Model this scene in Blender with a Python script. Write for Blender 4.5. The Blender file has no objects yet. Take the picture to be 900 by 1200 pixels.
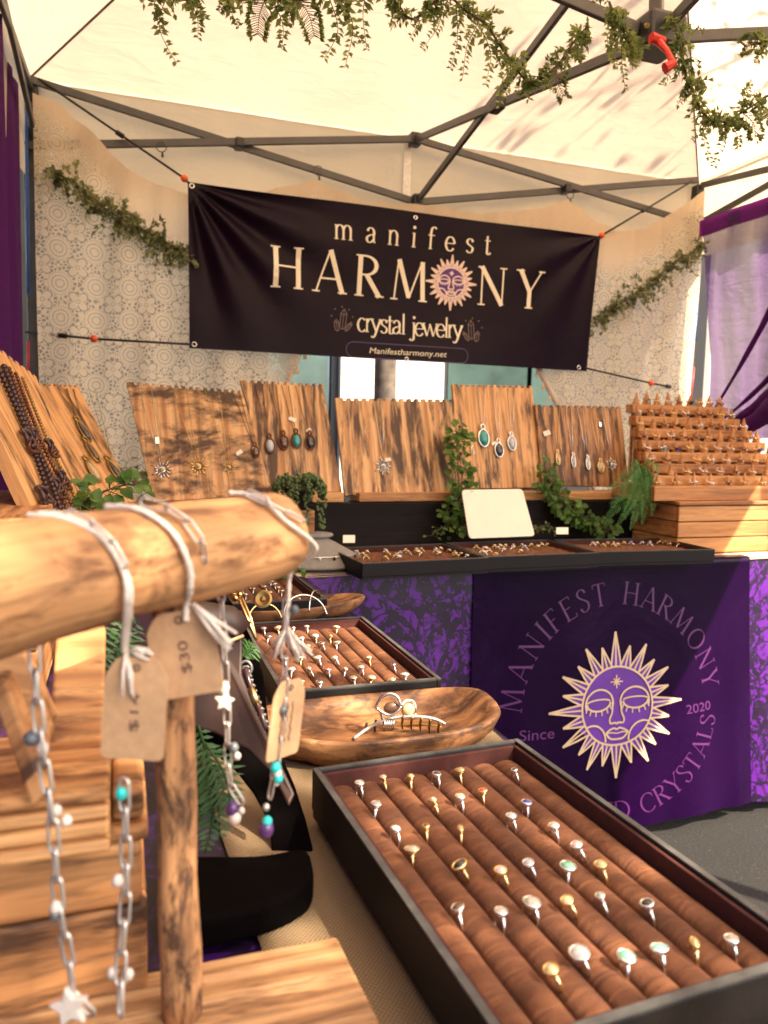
import bpy, bmesh, math, random
from mathutils import Vector, Matrix
R = math.radians
PI = math.pi
sc = bpy.context.scene
col = sc.collection

# ------------------------------------------------------------------ camera
YAW, PITCH, ROLL, F = R(19), R(5.7), R(1.2), 900.0
CAM = Vector((0, 0, 1.1))
_fw = Vector((math.sin(YAW)*math.cos(PITCH), math.cos(YAW)*math.cos(PITCH), -math.sin(PITCH)))
_r0 = Vector((math.cos(YAW), -math.sin(YAW), 0))
_u0 = _r0.cross(_fw)
_rt = _r0*math.cos(ROLL) + _u0*math.sin(ROLL)
_up = _u0*math.cos(ROLL) - _r0*math.sin(ROLL)
cd = bpy.data.cameras.new('camera')
camera = bpy.data.objects.new('camera', cd)
col.objects.link(camera)
sc.camera = camera
camera.matrix_world = Matrix(((_rt.x, _up.x, -_fw.x, CAM.x), (_rt.y, _up.y, -_fw.y, CAM.y), (_rt.z, _up.z, -_fw.z, CAM.z), (0, 0, 0, 1)))
cd.sensor_fit = 'VERTICAL'
cd.sensor_height = 36
cd.lens = 36*F/1200
cd.clip_start = 0.02
cd.clip_end = 500
cd.dof.use_dof = True
cd.dof.focus_distance = 1.05
cd.dof.aperture_fstop = 8.0

# ------------------------------------------------------------------ light
SUN_TO = Vector((0.45, -0.58, 0.68)).normalized()
w = bpy.data.worlds.new('World')
sc.world = w
w.use_nodes = True
wn = w.node_tree
bg = wn.nodes['Background']
sky = wn.nodes.new('ShaderNodeTexSky')
sky.sky_type = 'NISHITA'
sky.sun_disc = False
sky.air_density = 0.55
sky.dust_density = 5.0
sky.ozone_density = 0.2
sky.sun_elevation = math.asin(SUN_TO.z)
sky.sun_rotation = math.atan2(SUN_TO.x, SUN_TO.y)
wn.links.new(sky.outputs[0], bg.inputs[0])
bg.inputs[1].default_value = 0.07
sd = bpy.data.lights.new('sun', 'SUN')
sd.energy = 3.8
sd.angle = R(0.5)
sd.color = (1.0, 0.84, 0.64)
sun = bpy.data.objects.new('sun', sd)
col.objects.link(sun)
sun.rotation_euler = SUN_TO.to_track_quat('Z', 'Y').to_euler()
sun.location = (4, -3, 6)
sc.view_settings.view_transform = 'Standard'
sc.view_settings.look = 'None'
sc.view_settings.gamma = 1
sc.view_settings.use_curve_mapping = False
sc.view_settings.exposure = 2.3
sc.cycles.max_bounces = 8
sc.cycles.diffuse_bounces = 4
sc.cycles.transparent_max_bounces = 12
sc.cycles.sample_clamp_indirect = 4
sc.cycles.use_denoising = True

# ------------------------------------------------------------------ survey of the photograph: sight lines met with planes of the stall
def ray(u, v): return _fw + _rt*((u-450)/F) + _up*((600-v)/F)
def at(u, v, d): return CAM + ray(u, v)*d
def _pl(u, v, a, val):
    d = ray(u, v)
    return CAM + d*((val-CAM[a])/d[a])
def onz(u, v, z): return _pl(u, v, 2, z)
def ony(u, v, y): return _pl(u, v, 1, y)
def onx(u, v, x): return _pl(u, v, 0, x)
def onplane(u, v, p, n):
    d = ray(u, v)
    return CAM + d*((p-CAM).dot(n)/d.dot(n))

# ------------------------------------------------------------------ object helpers
def tag(o, label=None, cat=None, group=None, kind=None):
    if label: o['label'] = label
    if cat: o['category'] = cat
    if group: o['group'] = group
    if kind: o['kind'] = kind
    return o
def thing(name, label, cat, loc=(0, 0, 0), rot=(0, 0, 0), group=None):
    o = bpy.data.objects.new(name, None)
    col.objects.link(o)
    o.empty_display_size = 0.02
    o.location = loc
    o.rotation_euler = rot
    return tag(o, label, cat, group)
def wm(o):
    return o.matrix_basis.copy() if o.parent is None else wm(o.parent) @ o.matrix_parent_inverse @ o.matrix_basis
def link(name, me, parent=None, mat=None, mw=None, world=True):
    """world: the matrix (or the mesh) is given in stall coordinates, else in the parent's own"""
    o = bpy.data.objects.new(name, me)
    col.objects.link(o)
    if mat is not None and not me.materials: me.materials.append(mat)
    if mw is not None: o.matrix_basis = mw
    if parent is not None:
        o.parent = parent
        if world: o.matrix_parent_inverse = wm(parent).inverted()
    return o

class MB:
    def __init__(s): s.v, s.f = [], []
    def add(s, vs, fs):
        n = len(s.v)
        s.v += [Vector(p) for p in vs]
        s.f += [tuple(i+n for i in f) for f in fs]
        return s
    def box(s, lo, hi, M=None):
        x0, y0, z0 = lo; x1, y1, z1 = hi
        vs = [Vector(p) for p in ((x0,y0,z0),(x1,y0,z0),(x1,y1,z0),(x0,y1,z0),(x0,y0,z1),(x1,y0,z1),(x1,y1,z1),(x0,y1,z1))]
        if M is not None: vs = [M @ p for p in vs]
        return s.add(vs, [(0,3,2,1),(4,5,6,7),(0,1,5,4),(1,2,6,5),(2,3,7,6),(3,0,4,7)])
    def tube(s, pts, r, n=6, cap=True, closed=False):
        pts = [Vector(p) for p in pts]
        k = len(pts)
        rs = r if isinstance(r, (list, tuple)) else [r]*k
        rings = []
        prev = None
        for i, p in enumerate(pts):
            if closed: t = pts[(i+1) % k] - pts[i-1]
            else: t = pts[min(i+1, k-1)] - pts[max(i-1, 0)]
            if t.length < 1e-9: t = Vector((0, 0, 1))
            t.normalize()
            a = prev if prev is not None else (Vector((0, 0, 1)) if abs(t.z) < .9 else Vector((1, 0, 0)))
            a = a - t*a.dot(t)
            if a.length < 1e-6: a = t.orthogonal()
            a.normalize(); prev = a
            b = t.cross(a)
            rings.append([p + (a*math.cos(2*PI*j/n) + b*math.sin(2*PI*j/n))*rs[i] for j in range(n)])
        base = len(s.v)
        for rg in rings: s.v += rg
        m = k if closed else k-1
        for i in range(m):
            i2 = (i+1) % k
            for j in range(n):
                j2 = (j+1) % n
                s.f.append((base+i*n+j, base+i*n+j2, base+i2*n+j2, base+i2*n+j))
        if cap and not closed:
            s.f.append(tuple(base+j for j in reversed(range(n))))
            s.f.append(tuple(base+(k-1)*n+j for j in range(n)))
        return s
    def lathe(s, prof, n=16, M=None, cap=True):
        base = len(s.v)
        for (r, z) in prof:
            for j in range(n):
                p = Vector((r*math.cos(2*PI*j/n), r*math.sin(2*PI*j/n), z))
                s.v.append(M @ p if M is not None else p)
        for i in range(len(prof)-1):
            for j in range(n):
                j2 = (j+1) % n
                s.f.append((base+i*n+j, base+i*n+j2, base+(i+1)*n+j2, base+(i+1)*n+j))
        if cap:
            s.f.append(tuple(base+j for j in reversed(range(n))))
            s.f.append(tuple(base+(len(prof)-1)*n+j for j in range(n)))
        return s
    def ball(s, c, r, n=8, m=5, M=None):
        c = Vector(c)
        rx, ry, rz = r if isinstance(r, (tuple, list)) else (r, r, r)
        prof = []
        base = len(s.v)
        for i in range(1, m):
            a = PI*i/m
            for j in range(n):
                p = Vector((rx*math.sin(a)*math.cos(2*PI*j/n), ry*math.sin(a)*math.sin(2*PI*j/n), -rz*math.cos(a)))
                s.v.append(c + (M @ p if M is not None else p))
        lo = len(s.v); q = Vector((0, 0, -rz)); s.v.append(c + (M @ q if M is not None else q))
        q = Vector((0, 0, rz)); s.v.append(c + (M @ q if M is not None else q))
        for i in range(m-2):
            for j in range(n):
                j2 = (j+1) % n
                s.f.append((base+i*n+j, base+i*n+j2, base+(i+1)*n+j2, base+(i+1)*n+j))
        for j in range(n):
            j2 = (j+1) % n
            s.f.append((lo, base+j2, base+j))
            s.f.append((lo+1, base+(m-2)*n+j, base+(m-2)*n+j2))
        return s
    def prism(s, poly, z0, z1, M=None):
        n = len(poly)
        vs = [Vector((x, y, z0)) for x, y in poly] + [Vector((x, y, z1)) for x, y in poly]
        if M is not None: vs = [M @ p for p in vs]
        return s.add(vs, [tuple(reversed(range(n))), tuple(range(n, 2*n))] + [(i, (i+1) % n, n+(i+1) % n, n+i) for i in range(n)])
    def grid(s, fn, nu, nv):
        base = len(s.v)
        for j in range(nv+1):
            for i in range(nu+1): s.v.append(Vector(fn(i/nu, j/nv)))
        for j in range(nv):
            for i in range(nu):
                a = base + j*(nu+1)+i
                s.f.append((a, a+1, a+nu+2, a+nu+1))
        return s
    def mesh(s, name, mat=None, smooth=False):
        me = bpy.data.meshes.new(name)
        me.from_pydata([tuple(p) for p in s.v], [], s.f)
        me.validate()
        if smooth: me.shade_smooth()
        if mat is not None: me.materials.append(mat)
        return me
    def build(s, name, mat, parent=None, smooth=False, bevel=0, mw=None, solid=0, seg=2, world=True):
        o = link(name, s.mesh(name, mat, smooth), parent, None, mw, world)
        if solid:
            md = o.modifiers.new('thickness', 'SOLIDIFY'); md.thickness = solid; md.offset = 0
        if bevel:
            md = o.modifiers.new('bevel', 'BEVEL'); md.width = bevel; md.segments = seg; md.limit_method = 'ANGLE'; md.angle_limit = R(40)
        return o

def lerp(a, b, t): return a + (b-a)*t
def bez(p, n):
    """Catmull-Rom through the points"""
    p = [Vector(q) for q in p]
    out = []
    for i in range(len(p)-1):
        a, b, c, d = p[max(i-1, 0)], p[i], p[i+1], p[min(i+2, len(p)-1)]
        for k in range(n):
            t = k/n
            out.append(0.5*((2*b) + (c-a)*t + (2*a-5*b+4*c-d)*t*t + (3*b-a-3*c+d)*t**3))
    out.append(p[-1])
    return out
def sag(a, b, d, n=12):
    a, b = Vector(a), Vector(b)
    return [lerp(a, b, i/n) - Vector((0, 0, 4*d*(i/n)*(1-i/n))) for i in range(n+1)]
def frame(o, x, z):
    """matrix with origin o, x axis along x, z axis near z"""
    x = Vector(x).normalized(); z = Vector(z)
    y = z.cross(x).normalized(); z = x.cross(y)
    return Matrix(((x.x, y.x, z.x, o[0]), (x.y, y.y, z.y, o[1]), (x.z, y.z, z.z, o[2]), (0, 0, 0, 1)))

# ------------------------------------------------------------------ materials
class Mat:
    def __init__(s, name):
        s.m = bpy.data.materials.new(name)
        s.m.use_nodes = True
        s.nt = s.m.node_tree
        s.p = s.nt.nodes['Principled BSDF']
        s.out = s.nt.nodes['Material Output']
    def n(s, t, **kw):
        nd = s.nt.nodes.new(t)
        for k, v in kw.items(): setattr(nd, k, v)
        return nd
    def l(s, a, b): s.nt.links.new(a, b)
    def val(s, sock, v):
        if hasattr(v, 'is_output') or isinstance(v, bpy.types.NodeSocket): s.l(v, sock)
        else: sock.default_value = v
    def math(s, op, a, b=0.0, c=0.0):
        nd = s.n('ShaderNodeMath', operation=op)
        s.val(nd.inputs[0], a); s.val(nd.inputs[1], b); s.val(nd.inputs[2], c)
        return nd.outputs[0]
    def coords(s, scale=(1, 1, 1), rnd=True, rot=(0, 0, 0), kind='Object'):
        tc = s.n('ShaderNodeTexCoord')
        o = tc.outputs[kind]
        if rnd:
            oi = s.n('ShaderNodeObjectInfo')
            va = s.n('ShaderNodeVectorMath', operation='ADD')
            mu = s.math('MULTIPLY', oi.outputs['Random'], 7.3)
            s.l(o, va.inputs[0]); s.l(mu, va.inputs[1])
            o = va.outputs[0]
        mp = s.n('ShaderNodeMapping')
        mp.inputs['Scale'].default_value = scale
        mp.inputs['Rotation'].default_value = rot
        s.l(o, mp.inputs[0])
        return mp.outputs[0]
    def noise(s, vec, scale, detail=3, rough=.55, dist=0):
        nd = s.n('ShaderNodeTexNoise')
        s.l(vec, nd.inputs['Vector'])
        nd.inputs['Scale'].default_value = scale; nd.inputs['Detail'].default_value = detail
        nd.inputs['Roughness'].default_value = rough; nd.inputs['Distortion'].default_value = dist
        return nd.outputs['Fac']
    def ramp(s, fac, stops):
        nd = s.n('ShaderNodeValToRGB')
        e = nd.color_ramp.elements
        while len(e) < len(stops): e.new(0.5)
        for el, (p, c) in zip(e, stops):
            el.position = p
            el.color = (c, c, c, 1) if not isinstance(c, (tuple, list)) else (*c[:3], 1)
        s.l(fac, nd.inputs[0])
        return nd.outputs[0]
    def mix(s, fac, a, b, mode='MIX'):
        nd = s.n('ShaderNodeMix', data_type='RGBA', blend_type=mode)
        s.val(nd.inputs[0], fac)
        for i, c in ((6, a), (7, b)):
            if isinstance(c, (tuple, list)): nd.inputs[i].default_value = (*c[:3], 1)
            else: s.l(c, nd.inputs[i])
        return nd.outputs[2]
    def bump(s, h, strength=.3, dist=.001):
        nd = s.n('ShaderNodeBump')
        nd.inputs['Strength'].default_value = strength; nd.inputs['Distance'].default_value = dist
        s.l(h, nd.inputs['Height'])
        s.l(nd.outputs[0], s.p.inputs['Normal'])
        return nd.outputs[0]
    def set(s, color=None, rough=.5, metal=0, **kw):
        if color is not None:
            if isinstance(color, (tuple, list)): s.p.inputs['Base Color'].default_value = (*color[:3], 1)
            else: s.l(color, s.p.inputs['Base Color'])
        s.val(s.p.inputs['Roughness'], rough)
        s.p.inputs['Metallic'].default_value = metal
        for k, v in kw.items(): s.val(s.p.inputs[k], v)
        return s

def plain(name, c, rough=.5, metal=0, var=.15, scale=60, bump=0, **kw):
    m = Mat(name)
    v = m.coords()
    f = m.noise(v, scale, 4)
    a = tuple(x*(1-var) for x in c); b = tuple(min(1, x*(1+var)) for x in c)
    m.set(m.ramp(f, [(.3, a), (.7, b)]), rough, metal, **kw)
    if bump: m.bump(f, bump, .002)
    return m.m

def wood(name, light, mid, dark, along='Z', grain=1.0, scorch=None, scorch_amt=.5, rough=.6, rings=True, streak=1.6, cross=7):
    """planed softwood: grain runs along one object axis; scorch adds torch-burnt bands"""
    m = Mat(name)
    st = {'X': (1.2, 14, 14), 'Y': (14, 1.2, 14), 'Z': (14, 14, 1.2)}[along]
    v = m.coords(tuple(x*grain for x in st))
    f1 = m.noise(v, 2.2, 6, .62, 1.1)
    f2 = m.noise(v, 9.0, 4, .6, .3)
    w1 = m.n('ShaderNodeTexWave', wave_type='BANDS', bands_direction={'X': 'Y', 'Y': 'X', 'Z': 'X'}[along])
    m.l(v, w1.inputs['Vector'])
    w1.inputs['Scale'].default_value = .55; w1.inputs['Distortion'].default_value = 5; w1.inputs['Detail'].default_value = 3
    w1.inputs['Detail Scale'].default_value = 1.2
    mixf = m.math('ADD', m.math('MULTIPLY', f1, .62), m.math('MULTIPLY', w1.outputs['Fac'], .3 if rings else .08))
    c = m.ramp(mixf, [(.22, dark), (.42, mid), (.72, light)])
    c = m.mix(m.math('MULTIPLY', m.ramp(f2, [(.35, 1.0), (.55, 0.0)]), .35), c, tuple(x*.6 for x in mid))
    gv = m.coords(tuple(x*grain for x in {'X': (2.2, 75, 75), 'Y': (75, 2.2, 75), 'Z': (75, 75, 2.2)}[along]))
    f3 = m.noise(gv, 1.0, 4, .6, .25)
    c = m.mix(m.math('MULTIPLY', m.ramp(f3, [(.34, 1.0), (.50, 0.0)]), .62), c, tuple(x*.32 for x in mid))
    kn = m.n('ShaderNodeTexVoronoi', feature='F1')
    m.l(m.coords(tuple(x*grain for x in {'X': (3, 9, 9), 'Y': (9, 3, 9), 'Z': (9, 9, 3)}[along])), kn.inputs['Vector'])
    kn.inputs['Scale'].default_value = 1.0
    c = m.mix(m.math('MULTIPLY', m.ramp(kn.outputs['Distance'], [(.04, 1.0), (.13, 0.0)]), .6), c, tuple(x*.35 for x in dark))
    h = m.math('ADD', m.math('ADD', f1, m.math('MULTIPLY', f2, .5)), m.math('MULTIPLY', f3, .6))
    if scorch:
        sv = m.coords(tuple(x*grain for x in {'X': (streak, cross, cross), 'Y': (cross, streak, cross), 'Z': (cross, cross, streak)}[along]))
        s1 = m.noise(sv, 1.9, 5, .65, .6)
        s2 = m.noise(sv, 6.5, 3, .6, .2)
        sf = m.math('ADD', m.math('MULTIPLY', s1, .75), m.math('MULTIPLY', s2, .25))
        lo = .60 - .2*scorch_amt
        fac = m.ramp(sf, [(lo-.03, 0.0), (lo+.025, .5), (lo+.085, 1.0)])
        c = m.mix(m.math('MULTIPLY', fac, .93), c, scorch)
    m.set(c, rough)
    m.bump(h, .25, .0015)
    return m.m

M = {}
WL, WM, WD = (.80, .49, .23), (.69, .37, .15), (.40, .17, .055)
SC = (.045, .018, .008)
M['pine_x'] = wood('pine boards', (.70, .38, .15), (.58, .28, .095), (.32, .12, .04), 'X', 1.8, (.14, .05, .018), .36, streak=3, cross=14)
M['pine_y'] = wood('pine boards along', (.66, .35, .13), (.55, .25, .085), (.26, .095, .03), 'Y', 1.8, (.14, .05, .018), .36, streak=3, cross=14)
M['pine_z'] = wood('pine boards upright', (.62, .34, .13), (.50, .24, .085), (.28, .11, .035), 'Z', 1.0)
M['pine_light'] = wood('pale cedar', (.60, .30, .105), (.48, .21, .066), (.26, .095, .03), 'X', 1.6)
M['scorch_a'] = wood('torched plank mottled', WL, WM, WD, 'Y', 1.0, SC, .56, streak=7, cross=3.5)
M['scorch_b'] = wood('torched plank streaked', WL, WM, WD, 'Y', 1.2, SC, .54, streak=1.6, cross=11)
M['scorch_c'] = wood('torched plank pale', (.68, .34, .12), WM, WD, 'Y', 1.3, SC, .30, streak=2.0, cross=12)
M['scorch_d'] = wood('torched plank dark', (.60, .33, .14), (.44, .2, .075), WD, 'Y', 1.5, SC, .62, streak=1.8, cross=14)
M['crate'] = wood('worn crate wood', (.68, .36, .14), (.56, .26, .09), (.30, .12, .04), 'X', 1.0, (.045, .018, .007), .50, streak=3.0, cross=20)
M['endgrain'] = wood('end grain', (.74, .41, .17), (.56, .28, .10), (.26, .10, .033), 'X', 4.0)
M['log'] = wood('peeled log', (.64, .36, .165), (.55, .28, .112), (.34, .15, .052), 'X', 1.8, (.15, .06, .02), .38, .8, rings=False, streak=6, cross=14)
M['post'] = wood('peeled post', (.60, .34, .15), (.50, .25, .10), (.27, .11, .04), 'Z', 2.2, (.05, .02, .008), .48, .8, rings=False, streak=8, cross=22)
M['oak_base'] = wood('pale base plank', (.55, .33, .165), (.45, .24, .10), (.22, .10, .038), 'X', 2.2, (.16, .07, .03), .44, streak=3, cross=24)
M['bowl'] = wood('carved bowl wood', (.40, .195, .078), (.28, .12, .042), (.13, .05, .017), 'X', 1.4, (.055, .021, .009), .56, .6, streak=6, cross=12)
M['bowl_edge'] = wood('pale bowl edge', (.58, .33, .14), (.48, .24, .09), (.3, .13, .045), 'X', 1.6, None)
M['blackwood'] = wood('black stained plank', (.014, .009, .009), (.006, .004, .004), (.002, .0015, .0015), 'X', 1.6, None, rough=.6)
M['blackwood'].node_tree.nodes['Principled BSDF'].inputs['Specular IOR Level'].default_value = .15
M['metal'] = plain('grey painted steel', (.075, .072, .07), .42, .3, .12, 20)
M['metal_lt'] = plain('dull galvanised steel', (.24, .235, .22), .45, .5, .12, 20)
M['black_plastic'] = plain('black plastic', (.012, .011, .012), .4)
M['white_plastic'] = plain('white plastic', (.75, .72, .66), .4)
M['red'] = plain('red plastic', (.62, .02, .012), .35, bump=0)
M['orange'] = plain('orange plastic', (.85, .12, .02), .35)
M['cord'] = plain('black elastic cord', (.012, .011, .013), .6, var=.4, scale=300)
M['cord_blue'] = plain('blue cord', (.03, .12, .45), .5)
M['cord_red'] = plain('red strap', (.42, .02, .03), .5)
M['silver'] = plain('silver', (.78, .76, .72), .22, 1, .05)
M['gold'] = plain('gold', (.80, .58, .26), .25, 1, .05)
M['brass'] = plain('old brass', (.36, .23, .08), .35, 1, .2)
M['copper'] = plain('dark copper', (.14, .055, .03), .4, .7, .3)
M['darkbead'] = plain('dark crystal beads', (.035, .012, .012), .25)
M['tray_black'] = plain('black leatherette', (.005, .004, .004), .55, var=.3, scale=300, bump=.1, **{'Specular IOR Level': .25})
M['tray_edge'] = plain('paler grey tray edge', (.06, .06, .058), .5, var=.35, scale=90)  # grey tone, paler than the black tray walls
M['kraft'] = plain('kraft card', (.50, .30, .155), .85, var=.10, scale=180, bump=.05)
M['card'] = plain('cream card', (.80, .74, .60), .7, var=.03, scale=20)
M['ink'] = plain('brown ink', (.12, .06, .04), .8)
M['yarn'] = plain('white yarn', (.70, .60, .51), .95, var=.12, scale=700, bump=.4)
M['chain_white'] = plain('matt pale chain links', (.62, .58, .53), .3, .75, .08)
M['shell'] = plain('mother of pearl', (.62, .54, .46), .3, var=.08, scale=200)
M['greybead'] = plain('grey stone bead', (.10, .11, .12), .3, var=.4, scale=300)
M['turq'] = plain('turquoise bead', (.02, .50, .46), .3, var=.2, scale=400)
M['amethyst'] = plain('amethyst bead', (.09, .035, .13), .15, var=.4, scale=300)
M['greystand'] = plain('grey suede bust', (.22, .205, .185), .8, var=.10, scale=90, bump=.05)
M['leather'] = plain('brown leather', (.022, .006, .002), .6, var=.35, scale=40, bump=.1)
M['leather_dark'] = plain('black leather', (.0016, .001, .001), .9, var=.3, scale=60, **{'Specular IOR Level': .04})  # near-black colour carries the shadow the stand sits in
M['cloth_cream'] = plain('cream table cover', (.58, .46, .30), .9, var=.1, scale=200)
M['lettering'] = plain('cream print', (.88, .80, .62), .55, var=.02)
M['emblem_print'] = plain('muted gold print', (.56, .41, .25), .55, var=.03)
M['pink_print'] = plain('pale pink print', (.84, .64, .56), .55, var=.02)
M['purple_print'] = plain('purple print', (.10, .018, .26), .5, var=.15, scale=8)
M['violet_print'] = plain('violet lettering print', (.075, .008, .10), .5, var=.15, scale=8)
M['line_print'] = plain('faint grey brown line print', (.20, .13, .12), .5, var=.05)
M['violet_line'] = plain('violet line print', (.06, .03, .13), .5, var=.05)
M['stem'] = plain('brown green stem', (.07, .055, .025), .7)
M['pot'] = plain('black pot', (.016, .013, .012), .5)
M['bark'] = plain('bark', (.09, .07, .055), .9, var=.5, scale=14, bump=.6)
M['white_wall'] = plain('white painted wall', (.60, .57, .52), .7, var=.05, scale=3)
M['glass'] = plain('teal window glass', (.05, .085, .08), .25, var=.5, scale=1.2)
M['trailer_paint'] = plain('dull white trailer paint', (.36, .34, .30), .6, var=.06, scale=2)
M['glass_dark'] = plain('dark shop window', (.012, .013, .013), .5, var=.3, scale=2, **{'Specular IOR Level': .15})
M['trim_dark'] = plain('dark window frame', (.03, .035, .04), .4)

def leaf_mat(name, a, b):
    m = Mat(name)
    v = m.coords()
    f = m.noise(v, 26, 2)
    c = m.ramp(f, [(.35, a), (.65, b)])
    m.set(c, .5)
    tr = m.n('ShaderNodeBsdfTranslucent')
    m.l(c, tr.inputs[0])
    mx = m.n('ShaderNodeMixShader'); mx.inputs[0].default_value = .55
    m.l(m.p.outputs[0], mx.inputs[1]); m.l(tr.outputs[0], mx.inputs[2]); m.l(mx.outputs[0], m.out.inputs[0])
    return m.m
M['leaf'] = leaf_mat('ivy green leaf', (.055, .15, .025), (.20, .34, .07))
M['leaf_fern'] = leaf_mat('fern green', (.05, .17, .03), (.14, .33, .07))
M['leaf_fern_dark'] = leaf_mat('dark fern green', (.018, .07, .014), (.05, .15, .03))
M['leaf_garland'] = leaf_mat('garland olive leaf', (.11, .17, .04), (.36, .42, .14))
M['leaf_euc'] = leaf_mat('eucalyptus grey green leaf', (.12, .15, .06), (.44, .46, .23))
M['leaf_succ'] = leaf_mat('succulent pale green', (.12, .20, .07), (.28, .36, .16))
M['leaf_tree'] = leaf_mat('street tree leaf', (.04, .09, .02), (.09, .16, .04))

def fabric_translucent(name, c, t, fac, fold=3.0, alpha=1.0, bump=.4, rough=.9, weave=0):
    m = Mat(name)
    v = m.coords(rnd=False)
    f = m.math('ADD', m.noise(v, fold, 4, .55, .6), m.math('MULTIPLY', m.noise(m.coords((3, 3, 14), rnd=False), 2.4, 4, .6, .8), .45))
    dirt = m.ramp(m.noise(v, 1.7, 5, .65), [(.35, tuple(x*.86 for x in c)), (.6, c)])
    m.set(dirt, rough)
    nb = m.bump(f, bump, .03)
    tr = m.n('ShaderNodeBsdfTranslucent'); m.l(m.ramp(f, [(.45, tuple(x*.90 for x in t)), (.85, t)]), tr.inputs[0]); m.l(nb, tr.inputs['Normal'])
    mx = m.n('ShaderNodeMixShader'); mx.inputs[0].default_value = fac
    m.l(m.p.outputs[0], mx.inputs[1]); m.l(tr.outputs[0], mx.inputs[2])
    o = mx.outputs[0]
    if alpha < 1:
        tp = m.n('ShaderNodeBsdfTransparent')
        m2 = m.n('ShaderNodeMixShader')
        af = m.ramp(m.noise(m.coords((1, 1, .25), rnd=False), 4, 3), [(.3, max(0, alpha-.12)), (.7, min(1, alpha+.12))])
        m.l(af, m2.inputs[0])
        m.l(tp.outputs[0], m2.inputs[1]); m.l(o, m2.inputs[2]); o = m2.outputs[0]
    m.l(o, m.out.inputs[0])
    return m.m
M['canopy'] = fabric_translucent('cream canopy fabric', (.74, .60, .45), (.84, .65, .475), .56, 2.2, 1.0, .18)
M['valance'] = fabric_translucent('cream valance fabric', (.84, .73, .54), (.92, .80, .58), .45, 5, 1.0, .25)
M['purple_curtain'] = fabric_translucent('purple curtain', (.10, .008, .13), (.26, .02, .32), .45, 6, 1.0, .3)
M['sheer'] = fabric_translucent('sheer purple voile', (.08, .04, .12), (.12, .065, .17), .6, 6, .93, .7)

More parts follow.
